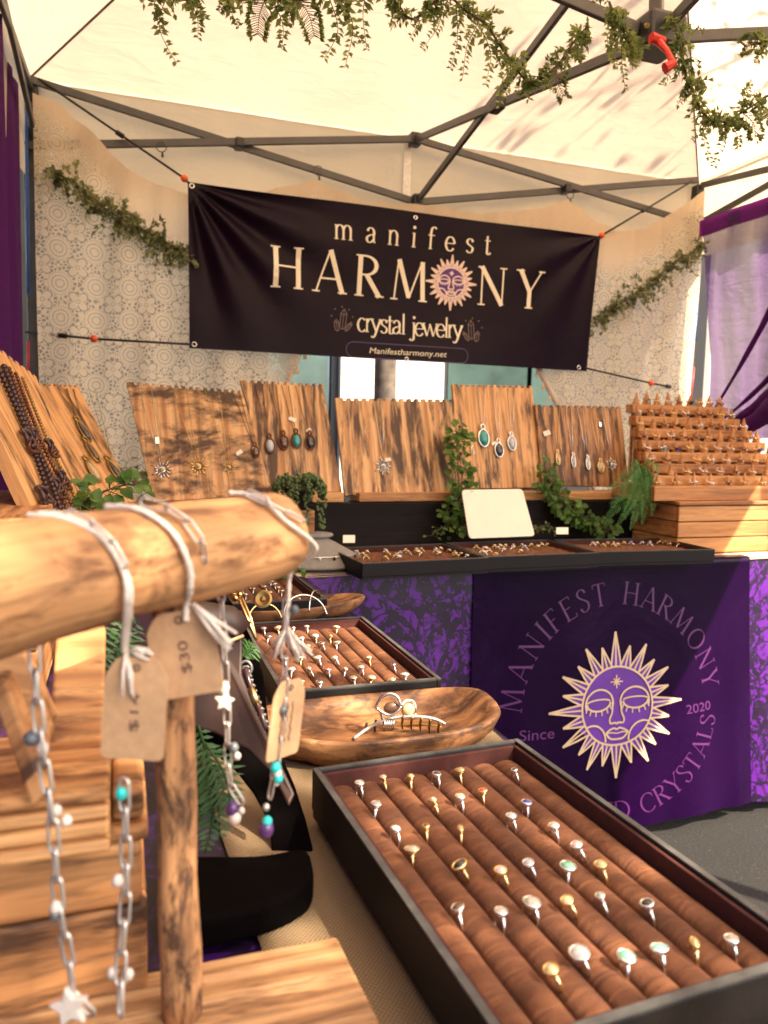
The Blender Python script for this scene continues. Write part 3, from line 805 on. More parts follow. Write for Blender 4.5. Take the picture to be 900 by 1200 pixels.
# ---- serif stroke lettering
TK, TN = .125, .045
def arcpts(cx, cy, rx, ry, a0, a1, n=14):
    return [(cx+rx*math.cos(R(a0+(a1-a0)*k/n)), cy+ry*math.sin(R(a0+(a1-a0)*k/n))) for k in range(n+1)]
def CV(*p): return ('c', [tuple(q[:2]) for q in bez([(x, y, 0) for x, y in p], 6)])
def AR(*a): return ('c', arcpts(*a))
def S(x0, y0, x1, y1, w, ser=''): return ('s', x0, y0, x1, y1, w, ser)
GL = {
 'H': (.86, [S(.15, 0, .15, 1, TK, 'ab'), S(.71, 0, .71, 1, TK, 'ab'), S(.15, .52, .71, .52, TN)]),
 'A': (.84, [S(.08, 0, .41, 1, TN, 'a'), S(.42, 1.02, .77, 0, TK, 'b'), S(.19, .34, .65, .34, TN)]),
 'R': (.76, [S(.15, 0, .15, 1, TK, 'ab'), AR(.30, .755, .28, .225, 90, -90), S(.15, .98, .31, .98, TN), S(.15, .53, .31, .53, TN), S(.33, .53, .70, .01, TK, 'b')]),
 'M': (1.06, [S(.12, 0, .20, 1, TN, 'a'), S(.21, 1, .53, .08, TK), S(.53, .06, .85, 1, TN), S(.86, 1, .92, 0, TK, 'b')]),
 'N': (.90, [S(.15, 0, .15, .98, TN, 'a'), S(.13, 1, .75, .02, TK), S(.75, .02, .75, 1, TN, 'b'), S(.03, .985, .2, .985, TN)]),
 'Y': (.78, [S(.08, 1, .40, .44, TK, 'a'), S(.73, 1, .41, .44, TN, 'a'), S(.40, .46, .40, 0, TK, 'b')]),
 'I': (.34, [S(.17, 0, .17, 1, TK, 'ab')]),
 'F': (.60, [S(.15, 0, .15, 1, TK, 'a'), S(.05, .98, .55, .98, TN), S(.15, .53, .44, .53, TN), S(.54, .98, .55, .84, TN)]),
 'E': (.64, [S(.15, 0, .15, 1, TK), S(.05, .98, .57, .98, TN), S(.15, .53, .46, .53, TN), S(.05, .02, .59, .02, TN), S(.57, .98, .57, .85, TN), S(.59, .02, .60, .17, TN)]),
 'S': (.58, [CV((.49, .80), (.42, .95), (.28, .99), (.13, .91), (.11, .75), (.22, .61), (.38, .48), (.50, .35), (.48, .14), (.32, .01), (.16, .04), (.08, .2))]),
 'T': (.72, [S(.36, 0, .36, 1, TK, 'a'), S(.06, .98, .66, .98, TN), S(.06, .98, .05, .82, TN), S(.66, .98, .67, .82, TN)]),
 'O': (.92, [AR(.46, .5, .38, .49, 0, 360, 28)]),
 'C': (.80, [AR(.46, .5, .38, .49, 45, 318, 24), S(.73, .86, .74, .70, TN)]),
 'L': (.62, [S(.15, 0, .15, 1, TK, 'b'), S(.05, .02, .57, .02, TN), S(.57, .02, .58, .18, TN)]),
 'P': (.66, [S(.15, 0, .15, 1, TK, 'ab'), AR(.30, .735, .28, .245, 90, -90), S(.15, .98, .31, .98, TN), S(.15, .49, .31, .49, TN)]),
 'D': (.86, [S(.15, 0, .15, 1, TK), AR(.32, .5, .46, .48, 90, -90, 18), S(.05, .98, .34, .98, TN), S(.05, .02, .34, .02, TN)]),
 'W': (1.1, [S(.06, 1, .32, .02, TK, 'a'), S(.32, .02, .56, 1, TN), S(.54, 1, .80, .02, TK, 'a'), S(.80, .02, 1.04, 1, TN, 'b')]),
 ' ': (.40, []),
 'm': (1.0, [S(.14, 0, .14, .64, TK*.8, 'a'), S(.06, .62, .14, .62, TN), AR(.30, .40, .17, .24, 165, 0), S(.47, .42, .47, 0, TK*.8, 'b'), AR(.64, .40, .17, .24, 165, 0), S(.81, .42, .81, 0, TK*.8, 'b')]),
 'n': (.68, [S(.14, 0, .14, .64, TK*.8, 'a'), S(.06, .62, .14, .62, TN), AR(.31, .40, .18, .24, 165, 0), S(.49, .42, .49, 0, TK*.8, 'b')]),
 'a': (.60, [CV((.12, .50), (.20, .63), (.34, .63), (.43, .50), (.43, .30)), S(.43, .44, .43, .06, TK*.8), S(.42, .04, .52, .02, TN), CV((.43, .37), (.28, .34), (.13, .25), (.10, .13), (.18, .02), (.31, .03), (.43, .16))]),
 'i': (.34, [S(.17, 0, .17, .64, TK*.8, 'a'), S(.08, .62, .17, .62, TN), ('dot', .17, .88, .075)]),
 'f': (.42, [CV((.46, .92), (.36, .99), (.24, .93), (.20, .76), (.20, .6)), S(.20, .7, .20, 0, TK*.8, 'b'), S(.06, .62, .40, .62, TN)]),
 'e': (.58, [AR(.30, .32, .22, .32, 5, 325, 22), S(.10, .345, .52, .345, TN)]),
 's': (.48, [CV((.40, .50), (.33, .62), (.20, .63), (.11, .52), (.16, .40), (.30, .31), (.40, .21), (.36, .05), (.22, .0), (.09, .10))]),
 't': (.40, [S(.19, .84, .19, .1, TK*.8), CV((.19, .12), (.21, .01), (.30, .0), (.38, .07)), S(.06, .62, .36, .62, TN)]),
 'c': (.54, [AR(.30, .32, .21, .32, 45, 320, 20)]),
 'r': (.44, [S(.14, 0, .14, .64, TK*.8, 'a'), S(.06, .62, .14, .62, TN), CV((.16, .46), (.24, .60), (.34, .64), (.41, .56))]),
 'y': (.58, [S(.07, .63, .31, .04, TK*.8), CV((.52, .63), (.38, .26), (.26, -.10), (.15, -.24), (.05, -.18)), S(.01, .63, .17, .63, TN), S(.43, .63, .58, .63, TN)]),
 'l': (.32, [S(.16, 0, .16, 1, TK*.8, 'a')]),
 'j': (.30, [S(.17, .64, .17, -.05, TK*.8), CV((.17, -.03), (.14, -.2), (.02, -.24), (-.04, -.16)), S(.08, .62, .17, .62, TN), ('dot', .17, .88, .075)]),
 'w': (.84, [S(.06, .63, .26, .02, TK*.8), S(.26, .02, .42, .6, TN), S(.40, .62, .60, .02, TK*.8), S(.60, .02, .78, .63, TN), S(.0, .63, .16, .63, TN), S(.70, .63, .85, .63, TN)]),
}
class Decal:
    """flat print: strokes and fills laid on a sheet given by surf(s, t) -> point, normal; s right, t up, in metres"""
    def __init__(s, surf, base=.0026): s.surf, s.base, s.k, s.mb = surf, base, 0, MB()
    def place(s, pts):
        out = []
        for x, y in pts:
            p, n = s.surf(x, y)
            out.append(p + n*(s.base + s.k*.00002))
        return out
    def ribbon(s, pts, ws):
        n = len(pts)
        L, Rr = [], []
        for i in range(n):
            a, b = pts[max(i-1, 0)], pts[min(i+1, n-1)]
            if i in (0, n-1) and (pts[0][0]-pts[-1][0])**2+(pts[0][1]-pts[-1][1])**2 < 1e-10: a, b = pts[-2], pts[1]
            dx, dy = b[0]-a[0], b[1]-a[1]
            l = math.hypot(dx, dy) or 1
            nx, ny = -dy/l, dx/l
            h = ws[i]/2
            L.append((pts[i][0]+nx*h, pts[i][1]+ny*h)); Rr.append((pts[i][0]-nx*h, pts[i][1]-ny*h))
        v = s.place(L+Rr)
        s.mb.add(v, [(i, n+i, n+i+1, i+1) for i in range(n-1)])
        s.k += 1
    def line(s, pts, wd): s.ribbon(pts, [wd]*len(pts))
    def disc(s, x, y, r, n=20, ry=None, rings=1):
        ry = ry or r
        pts = [(x, y)]
        for q in range(1, rings+1):
            pts += [(x+r*q/rings*math.cos(2*PI*k/n), y+ry*q/rings*math.sin(2*PI*k/n)) for k in range(n)]
        fs = [(0, 1+k, 1+(k+1) % n) for k in range(n)]
        for q in range(1, rings):
            b0, b1 = 1+(q-1)*n, 1+q*n
            fs += [(b0+k, b1+k, b1+(k+1) % n, b0+(k+1) % n) for k in range(n)]
        s.mb.add(s.place(pts), fs); s.k += 1
    def poly(s, pts):
        s.mb.add(s.place(pts), [tuple(range(len(pts)))]); s.k += 1
    def glyph(s, ch, f, sz, lw=1.0):
        """f maps glyph units to the sheet"""
        for st in GL[ch][1]:
            if st[0] == 's':
                _, x0, y0, x1, y1, wd, ser = st
                n = 4
                s.ribbon([f(lerp(x0, x1, k/n), lerp(y0, y1, k/n)) for k in range(n+1)], [wd*sz*lw]*(n+1))
                for e, (x, y) in (('a', (x0, y0)), ('b', (x1, y1))):
                    if e in ser:
                        hw = max(wd*.95, .10)
                        yy = y + (.018 if y < .3 else -.018)
                        s.ribbon([f(x-hw, yy), f(x, yy), f(x+hw, yy)], [.036*sz]*3)
            elif st[0] == 'c':
                pts = st[1]
                ws = []
                for i in range(len(pts)):
                    a, b = pts[max(i-1, 0)], pts[min(i+1, len(pts)-1)]
                    th = math.atan2(b[1]-a[1], b[0]-a[0])
                    ws.append((TN+(TK*.92-TN)*abs(math.sin(th))**1.6)*sz*lw)
                s.ribbon([f(*p) for p in pts], ws)
            else:
                x, y = f(st[1], st[2])
                s.disc(x, y, st[3]*sz, 10)
    def text(s, txt, p0, p1, size, lw=1.0):
        """baseline from p0 to p1, letter spacing stretched to fill it"""
        wsum = sum(GL[c][0] for c in txt)*size
        L = math.hypot(p1[0]-p0[0], p1[1]-p0[1])
        gap = (L - wsum)/max(1, len(txt)-1)
        ux, uy = (p1[0]-p0[0])/L, (p1[1]-p0[1])/L
        c = 0
        for ch in txt:
            s.glyph(ch, lambda x, y, c=c: (p0[0]+ux*(c+x*size)-uy*y*size, p0[1]+uy*(c+x*size)+ux*y*size), size, lw)
            c += GL[ch][0]*size + gap
    def arc(s, txt, cx, cy, r, a0, a1, size, inward=False, lw=1.0):
        """letters on a circle from angle a0 to a1; inward: tops towards the centre"""
        wsum = sum(GL[c][0] for c in txt)
        acc = 0
        for ch in txt:
            m = acc + GL[ch][0]/2
            a = R(a0 + (a1-a0)*m/wsum)
            ca, sa = math.cos(a), math.sin(a)
            half = GL[ch][0]/2
            if not inward: f = lambda x, y, ca=ca, sa=sa, h=half: (cx+ca*(r+y*size)+sa*(x-h)*size, cy+sa*(r+y*size)-ca*(x-h)*size)
            else: f = lambda x, y, ca=ca, sa=sa, h=half: (cx+ca*(r-y*size)-sa*(x-h)*size, cy+sa*(r-y*size)+ca*(x-h)*size)
            s.glyph(ch, f, size, lw)
            acc += GL[ch][0]
    def sans(s, txt, p0, p1, h, shear=0):
        cu = bpy.data.curves.new('print', 'FONT'); cu.body = txt; cu.size = 1; cu.shear = shear
        ob = bpy.data.objects.new('print', cu); col.objects.link(ob)
        dg = bpy.context.evaluated_depsgraph_get(); dg.update()
        me = bpy.data.meshes.new_from_object(ob.evaluated_get(dg))
        vs = [v.co.copy() for v in me.vertices]; fs = [tuple(p.vertices) for p in me.polygons]
        bpy.data.objects.remove(ob); bpy.data.curves.remove(cu); bpy.data.meshes.remove(me)
        x0, x1 = min(v.x for v in vs), max(v.x for v in vs)
        L = math.hypot(p1[0]-p0[0], p1[1]-p0[1]); ux, uy = (p1[0]-p0[0])/L, (p1[1]-p0[1])/L
        pts = [(p0[0]+ux*(v.x-x0)/(x1-x0)*L-uy*v.y*h/.73, p0[1]+uy*(v.x-x0)/(x1-x0)*L+ux*v.y*h/.73) for v in vs]
        s.mb.add(s.place(pts), fs); s.k += 1
    def build(s, name, mat, parent): return s.mb.build(name, M[mat], parent)

def sun_face(surf, cx, cy, r, cream, purple, parent, lw):
    """the shop's emblem: a sleeping sun face with a ring of long and short rays"""
    q = .535*r
    ob_ = .0026 if purple == 'purple_print' and r < .15 else .0007
    d = Decal(surf, ob_); d.disc(cx, cy, q, 40, rings=4)
    fills = d
    e = Decal(surf, ob_*1.6)
    for k in range(24):
        a = PI/2 - 2*PI*k/24
        L = r*(1.0 if k % 6 == 0 else (.93 if k % 2 == 0 else .83))
        hw = .135*q*1.05
        def P(rad, off): return (cx+rad*math.cos(a)-off*math.sin(a), cy+rad*math.sin(a)+off*math.cos(a))
        r0 = q*1.0
        fills.poly([P(r0, -hw*.8), P(L*.98, 0), P(r0, hw*.8)]) if purple == 'purple_print' else None
        e.line([P(r0, -hw), P(lerp(r0, L, .5), -hw*.55), P(L, 0)], lw); e.line([P(r0, hw), P(lerp(r0, L, .5), hw*.55), P(L, 0)], lw)
        e.line([P(r0, 0), P(L, 0)], lw*.9)
        e.disc(*P(L-lw*.6, 0), lw*.75, 8)
    def pt(x, y): return (cx+x*q, cy+y*q)
    def ln(pts, m=1.0): e.line([pt(x, y) for x, y in pts], lw*m)
    ln(arcpts(0, 0, 1, 1, 0, 360, 48), 1.1)
    for sx in (-1, 1):
        ln([(sx*x, y) for x, y in arcpts(.50, .10, .40, .36, 200, -20, 22)])                      # brow and socket
        ln([(sx*x, y) for x, y in arcpts(.52, .12, .34, .20, 180, 360, 16)])                      # closed lid, lower
        ln([(sx*x, y) for x, y in arcpts(.52, .14, .34, .07, 0, 180, 12)], .8)
        for k in range(6):
            a = R(200+28*k)
            ln([(sx*(.52+.34*math.cos(a)), .12+.20*math.sin(a)), (sx*(.52+.40*math.cos(a)), .12+.20*math.sin(a)-.13)], .7)
        ln([(sx*x, y) for x, y in [p[:2] for p in bez([(.12, .12, 0), (.13, -.15, 0), (.20, -.32, 0), (.17, -.43, 0), (.05, -.42, 0), (0, -.46, 0)], 4)]])
        ln([(sx*x, y) for x, y in arcpts(.72, -.86, .40, .44, 68, 185, 16)])                       # cheek
        ln([(sx*x, y) for x, y in [p[:2] for p in bez([(.0, -.60, 0), (.08, -.56, 0), (.20, -.60, 0), (.31, -.67, 0)], 4)]])
        ln([(sx*x, y) for x, y in [p[:2] for p in bez([(.31, -.67, 0), (.18, -.82, 0), (0, -.85, 0)], 5)]])
        ln([(sx*.31, -.67), (sx*.14, -.67), (0, -.70)], .7)
    for k in range(8):
        a = PI*k/4
        L = .17 if k % 2 == 0 else .12
        ln([(0, .62), (L*math.cos(a), .62+L*math.sin(a))], .7)
    fills.build('sun_face', purple, parent)
    return e.build('sun_emblem', cream, parent)

# ---- banner
bt = [ony(220, 213, 2.95), ony(702, 277, 2.95), ony(688, 435, 2.95), ony(222, 408, 2.95)]
BW = bt[1].x-bt[0].x
bn = thing('shop_banner', 'dark aubergine vinyl banner reading manifest harmony crystal jewelry hung by its corners', 'banner', tuple(lerp(bt[0], bt[1], .5)))
def bsurf0(x, y):
    """x metres from the left edge, y metres up from the bottom-left corner's level"""
    u = x/BW
    zt, zb = lerp(bt[0].z, bt[1].z, u), lerp(bt[3].z, bt[2].z, u)
    t = (zt-(bt[3].z+y))/(zt-zb)
    X = lerp(lerp(bt[0].x, bt[1].x, u), lerp(bt[3].x, bt[2].x, u), t)
    r = math.hypot(x, zt-(bt[3].z+y))
    an = math.atan2(zt-(bt[3].z+y), x+1e-6)
    wv = .016*math.sin(an*15)*math.exp(-((r-.25)/.28)**2)*min(1, r/.08)*(1 if x < .9 else 0)
    wv += .006*math.sin(x*7+t*3) + .014*math.sin(PI*u)*math.sin(PI*t)
    r2_ = math.hypot(BW-x, t*.55)
    wv += .008*math.sin(math.atan2(t*.55, BW-x+1e-6)*11)*math.exp(-(r2_/.4)**2)
    return Vector((X, 2.95+wv, bt[3].z+y))
def nrm(f0):
    def f(x, y):
        p = f0(x, y); a = f0(x+.004, y)-p; b = f0(x, y+.004)-p
        n = a.cross(b).normalized()
        if n.y > 0: n = -n
        return p, n
    return f
bsurf = nrm(bsurf0)
def bgrid(u, v):
    x = u*BW
    zt, zb = lerp(bt[0].z, bt[1].z, u), lerp(bt[3].z, bt[2].z, u)
    return bsurf0(x, lerp(zb, zt, v)-bt[3].z)
MB().grid(bgrid, 170, 80).build('banner_sheet', M['banner'], bn, True)
def bp(u, v):
    p = ony(u, v, 2.95)
    return (p.x-bt[0].x, p.z-bt[3].z)
d = Decal(bsurf)
d.text('manifest', bp(391, 280), bp(577, 298), .086, 1.0)
hs = bp(318, 330)[1]-0
c0, c1 = bp(316, 336), bp(505, 354)
d.build('lettering', 'lettering', bn); d = Decal(bsurf)
d.text('HARM', c0, c1, .157, .98)
d.build('lettering', 'lettering', bn); d = Decal(bsurf)
d.text('NY', bp(561, 357), bp(637, 363), .157, .98)
d.build('lettering', 'lettering', bn); d = Decal(bsurf)
d.text('crystal', bp(420, 388), bp(480, 392), .082, .95)
d.build('lettering', 'lettering', bn); d = Decal(bsurf)
d.text('jewelry', bp(485, 393), bp(546, 397), .082, .95)
d.build('lettering', 'lettering', bn)
sc_ = bp(532, 331)
sun_face(bsurf, sc_[0], sc_[1], .112, 'pink_print', 'purple_print', bn, .0055)
d = Decal(bsurf)
d.sans('Manifestharmony.net', bp(436, 414), bp(527, 419), .024, .15)
d.build('web_address', 'lettering', bn)
d = Decal(bsurf)
a, b = bp(408, 409), bp(552, 418)
sl = (b[1]-a[1])/(b[0]-a[0])
hgt = .030
out_ = arcpts(b[0]-hgt, 0, hgt, hgt, -90, 90, 8) + arcpts(a[0]+hgt, 0, hgt, hgt, 90, 270, 8)
out_ = [(x, y+a[1]+sl*(x-a[0])) for x, y in out_]; out_.append(out_[0])
full = []
for p, q in zip(out_, out_[1:]):
    n = max(1, int(math.hypot(q[0]-p[0], q[1]-p[1])/.03))
    full += [(lerp(p[0], q[0], k/n), lerp(p[1], q[1], k/n)) for k in range(n)]
full.append(out_[0])
d.line(full, .004)
d.build('address_frame', 'violet_line', bn)
for (u, v, fl) in ((403, 376, 1), (557, 389, -1)):
    d = Decal(bsurf)
    cx, cy = bp(u, v)
    def cry(x, y, wd, h, lean):
        pts = [(0, -h), (wd, -h*.75), (wd, h*.55), (0, h), (-wd, h*.55), (-wd, -h*.75), (0, -h)]
        pts = [(cx+fl*(x+px+lean*py), cy+y+py) for px, py in pts]
        d.line(pts, .003)
        d.line([pts[3], (cx+fl*(x+lean*h*.3), cy+y+h*.35), pts[0]], .0022); d.line([pts[4], (cx+fl*(x+lean*h*.3), cy+y+h*.35), pts[2]], .0022)
    cry(.005, .008, .012, .040, .1); cry(-.022, -.018, .009, .022, -.15); cry(.028, -.020, .008, .018, .7)
    for k in range(5): d.disc(cx+.045*math.cos(k*.7+.2), cy+.01+.045*math.sin(k*.7+.2), .003, 6)
    d.build('crystal_emblem', 'line_print', bn)
for c, (ox, oz) in zip(bt, ((.014, -.014), (-.014, -.014), (-.014, .014), (.014, .014))):
    x = c.x+ox-bt[0].x; y = c.z+oz-bt[3].z
    p, n = bsurf(x, y)
    MB().tube([p+n*.001 + Vector((.008*math.cos(k*PI/6), 0, .008*math.sin(k*PI/6))) for k in range(12)], .003, 6, closed=True).build('grommet', M['silver'], bn, True)
for u, v in ((487, 255), (480, 421)):
    x, y = bp(u, v); p, n = bsurf(x, y)
    MB().tube([p+n*.001 + Vector((.007*math.cos(k*PI/6), 0, .007*math.sin(k*PI/6))) for k in range(12)], .003, 6, closed=True).build('grommet', M['silver'], bn, True)

# ---- bungee cords with orange balls
def bungee(p, ball, q, label, hook=None):
    t = thing('bungee_cord', label, 'bungee cord', tuple(ball), group='bungee cords holding the banner')
    m = MB().tube([p, ball], .0042, 6); m.tube([ball, q], .0042, 6)
    m.build('cord', M['cord'], t, True)
    b = MB().ball(ball, .0135, 12, 8).build('ball', M['orange'], t, True)
    k = lerp(p, ball, .55)
    dd = (ball-p).normalized()
    MB().tube([k-dd*.014, k+dd*.014], .009, 8).build('cord_clip', M['black_plastic'], t)
bungee(ony(45, 92, 3.06), ony(216, 209, 2.97), bt[0]+Vector((.014, 0, -.014)), 'black bungee cord with orange ball at the banner upper left corner')
bungee(ony(812, 212, 3.06), ony(705, 276, 2.96), bt[1]+Vector((-.014, 0, -.014)), 'black bungee cord with orange ball at the banner upper right corner')
bungee(ony(30, 389, 3.06), ony(110, 397, 2.93), bt[3]+Vector((.014, 0, .014)), 'black bungee cord with orange ball running from left pole to banner foot')
bungee(ony(806, 457, 3.06), ony(763, 449, 2.96), bt[2]+Vector((-.014, 0, .014)), 'black bungee cord with orange ball running from banner foot to right pole')
for (u0, v0, u1, v1, m, lab) in ((31, 105, 33, 345, 'cord_blue', 'blue cord stretched down the left rear tent pole'), (33, 400, 33, 452, 'cord_red', 'red strap low on the left rear tent pole'),
                                 (821, 270, 815, 400, 'cord_blue', 'blue cord stretched down the right rear tent pole'), (813, 430, 808, 480, 'cord_red', 'red strap low on the right rear tent pole')):
    tag(MB().tube([ony(u0, v0, 3.04), ony(u1, v1, 3.04)], .0055, 6).build('pole_cord', M[m], None, True), lab, 'cord')
for (u, v, lab) in ((189, 172, 'small black hook ring hanging on the left truss bar'), (373, 200, 'small black hook ring on the truss bar above the banner'), (668, 228, 'small black hook ring on the right truss bar')):
    t = thing('curtain_hook', lab, 'hook', tuple(ony(u, v, 3.03)), group='hook rings on the truss')
    c = ony(u, v, 3.025)
    MB().tube([c+Vector((.018*math.cos(k*PI/7), 0, .018*math.sin(k*PI/7))) for k in range(14)], .002, 5, closed=True).build('hook_ring', M['metal'], t, True)
    MB().tube([c+Vector((.004, 0, -.018)), c+Vector((.004, 0, -.036))], [.003, .005], 6).build('clip', M['black_plastic'], t)

# ================================================================== TABLES
TZ = 0.745
def skirt(pts, z0, z1, amp, name, mat, parent, nper=26, nv=10, flare=.0, seed=1):
    """cloth hanging along a polyline of (x, y) points"""
    pts = [Vector((*p, 0)) for p in pts]
    L = [0]
    for a, b in zip(pts, pts[1:]): L.append(L[-1]+(b-a).length)
    T = L[-1]
    def f(u, v):
        s = u*T
        for i in range(len(pts)-1):
            if s <= L[i+1]+1e-9: break
        a, b = pts[i], pts[i+1]
        p = lerp(a, b, (s-L[i])/(L[i+1]-L[i]))
        d = (b-a).normalized(); n = Vector((d.y, -d.x, 0))
        k = amp*v*(math.sin(s*19+seed)+.6*math.sin(s*43+2*seed)+.3*math.sin(s*87))
        p = p + n*(k+flare*v+.004*math.sin(PI*min(1, v*8)))
        return (p.x, p.y, lerp(z0, z1, v))
    return MB().grid(f, max(8, int(T*nper)), nv).build(name, mat, parent, True)
def table(label, x0, x1, y0, y1, cover_m, cat='table'):
    t = thing('folding_table', label, cat, ((x0+x1)/2, (y0+y1)/2, GZ), group=None)
    MB().box((x0, y0, TZ-.04), (x1, y1, TZ-.004)).build('tabletop', M['white_plastic'], t, bevel=.006)
    for x in (x0+.06, x1-.06):
        for y in (y0+.06, y1-.06):
            MB().tube([(x, y, GZ), (x, y, TZ-.04)], .014, 8).build('leg', M['metal_lt'], t)
    return t
LTX0, LTX1, LTY0, LTY1 = -.27, .425, .22, 1.83
BTX0, BTX1, BTY0, BTY1 = .43, 2.28, 1.865, 2.50
table('long folding table along the left side under the purple cloth', LTX0, LTX1, LTY0, LTY1, None)
table('long folding table across the back under the ring trays', LTX0+.0, BTX1, BTY0, BTY1, None)
c = thing('tablecloth', 'purple satin tablecloth with black lace print covering the left table', 'tablecloth', (.08, 1.0, TZ))
MB().grid(lambda u, v: (lerp(LTX0-.004, LTX1+.004, u), lerp(LTY0-.004, LTY1+.03, v), TZ+.0008*math.sin(u*31+v*17)), 20, 50).build('cloth_top', M['purple_deep'], c, True)
skirt([(LTX0-.006, LTY1), (LTX0-.006, LTY0-.006), (LTX1+.006, LTY0-.006), (LTX1+.006, LTY1+.03)], TZ, GZ+.02, .010, 'cloth_drape', M['purple_cloth'], c, 34, 12, .02)
c = thing('tablecloth', 'purple satin cloth with black lace print hanging down the front of the back table', 'tablecloth', (.7, BTY0, TZ))
skirt([(LTX1+.012, BTY0-.008), (1.0, BTY0-.008), (1.9, BTY0-.004), (BTX1+.01, BTY0-.008), (BTX1+.01, BTY1)], TZ+.001, GZ+.05, .012, 'cloth_drape', M['purple_cloth'], c, 40, 12, .012, 3)
c = thing('table_runner', 'cream cloth laid over the top of the back table under the ring trays', 'table runner', (1.3, 2.1, TZ))
MB().grid(lambda u, v: (lerp(LTX0, BTX1+.006, u), lerp(BTY0-.012, BTY1, v), TZ+.004+.0008*math.sin(u*60)-(.006 if v == 0 else 0)), 60, 16).build('cloth_top', M['cloth_cream'], c, True)
c = thing('burlap_runner', 'coarse tan burlap runner laid along the left table under the trays', 'table runner', (.25, .8, TZ))
MB().grid(lambda u, v: (lerp(.083+.006*math.sin(v*9), .418, u), lerp(.24, 1.20, v), TZ+.004+.0016*math.sin(u*7+v*13)*math.sin(v*23)), 24, 60).build('runner_cloth', M['burlap'], c, True, solid=.0015)

# ---- deep purple emblem cloth on the back table front
lt = [ony(555, 665.5, 1.852), ony(878, 653.5, 1.852)]
LW = lt[1].x-lt[0].x
LH = TZ+.004-(GZ+.045)
lcl = thing('emblem_cloth', 'deep purple vinyl panel with pale sun emblem hanging from the front of the back table', 'banner', tuple(lerp(lt[0], lt[1], .5)))
lz = TZ+.006
def lsurf0(x, y):
    """x from the left edge, y up from the table edge (negative down)"""
    v = -y/LH
    u = x/LW
    X = lt[0].x + x*(1+.07*v) - .0*v
    Y = 1.850 - .035*v**1.3 + (.006*math.sin(u*14+1)+.004*math.sin(u*31))*v - .012*math.sin(PI*min(1, max(0, u)))*math.sin(PI*min(1, max(0, v)))
    Y += .022*max(0, (u-.93)/.07)*v
    return Vector((X, Y, lz+y))
lsurf = nrm(lsurf0)
def lgrid(u, v):
    if v < .06:
        k = v/.06
        return Vector((lt[0].x+u*LW, lerp(1.885, 1.850, k), lz+.003*math.sin(k*PI/2*1.0)*0+.0025*(1-k)))
    vv = (v-.06)/.94
    return lsurf0(u*LW, -vv*LH*(1+.02*math.sin(u*5+.6)))
MB().grid(lgrid, 70, 50).build('vinyl_sheet', M['logo_cloth'], lcl, True)
def lp(u, v):
    p = ony(u, v, 1.835)
    return ((p.x-lt[0].x)/(1+.035), p.z-lz)
cx, cy = lp(720, 826)
RR = .218
sun_face(lsurf, cx, cy, RR, 'emblem_print', 'purple_print', lcl, .0054)
d = Decal(lsurf, .0007)
d.arc('MANIFEST', cx, cy, .298, 180, 93.5, .066, lw=.8)
d.build('round_lettering', 'violet_print', lcl); d = Decal(lsurf, .0007)
d.arc('HARMONY', cx, cy, .298, 86, 4, .066, lw=.8)
d.build('round_lettering', 'violet_print', lcl); d = Decal(lsurf, .0007)
d.arc('WRAPPED CRYSTALS', cx, cy, .352, 214, 350, .062, inward=True, lw=.8)
d.build('round_lettering', 'violet_print', lcl); d = Decal(lsurf, .0007)
d.sans('Since', lp(606, 867), lp(646, 863), .032)
d.build('round_lettering', 'violet_print', lcl); d = Decal(lsurf, .0007)
d.sans('2020', lp(799, 835), lp(829, 830), .029)
d.build('round_lettering', 'violet_print', lcl)

# ================================================================== RINGS AND TRAYS
ORD = ['first', 'second', 'third', 'fourth', 'fifth', 'sixth', 'seventh', 'eighth', 'ninth', 'tenth', 'eleventh', 'twelfth', 'thirteenth', 'fourteenth', 'fifteenth']
def ORDX(j): return ORD[j] if j < len(ORD) else 'last'
NUM = ['one', 'two', 'three', 'four', 'five', 'six', 'seven', 'eight', 'nine', 'ten']
_cache = {}
def ring_meshes(band, stone, shape, detail):
    key = (band, stone, shape, detail)
    if key in _cache: return _cache[key]
    n = 16 if detail else 10
    # band: upright hoop in the local XZ plane, its top at z = 0
    r = .0088
    bm_ = MB().tube([(r*math.sin(2*PI*k/n), 0, -r+r*math.cos(2*PI*k/n)) for k in range(n)], [.0010+.0003*math.cos(2*PI*k/n) for k in range(n)], 6 if detail else 4, closed=True)
    if detail:  # wrapped wire beside the setting
        for s in (-1, 1):
            bm_.tube([(s*.0042+.0011*math.cos(t*PI/4)*.0+s*t*.0004, .0012*math.cos(t*1.4), -.0009+.0012*math.sin(t*1.4)-abs(t)*.0002) for t in range(6)], .0006, 5)
    sx, sy, sz = {'round': (.0040, .0042, .0020), 'oval': (.0038, .0056, .0020), 'big': (.0060, .0056, .0026), 'small': (.0029, .0029, .0020), 'twist': (.0044, .0022, .0018)}[shape]
    st = MB().ball((0, 0, .0022), (sx, sy, sz), 12 if detail else 8, 7 if detail else 5).mesh('stone', ST[stone], True)
    be = MB().tube([(sx*1.12*math.cos(2*PI*k/12), sy*1.12*math.sin(2*PI*k/12), .0020+.0003*(k%2)) for k in range(12)], .0011, 6 if detail else 4, closed=True)
    if detail: be.tube([(sx*.75*math.cos(2*PI*k/10), sy*.75*math.sin(2*PI*k/10), -.0002) for k in range(10)], .0009, 5, closed=True)
    _cache[key] = (bm_.mesh('band', M[band], True), st, be.mesh('setting', M[band], True))
    return _cache[key]
def ring(loc, rotz, tilt, band, stone, shape, label, group, scale=1.0, detail=True):
    t = thing('ring', label, 'ring', loc, (tilt, 0, rotz), group)
    t.scale = (scale,)*3
    b, s, e = ring_meshes(band, stone, shape, detail)
    link('band', b, t, world=False); link('stone', s, t, world=False); link('setting', e, t, world=False)
    return t

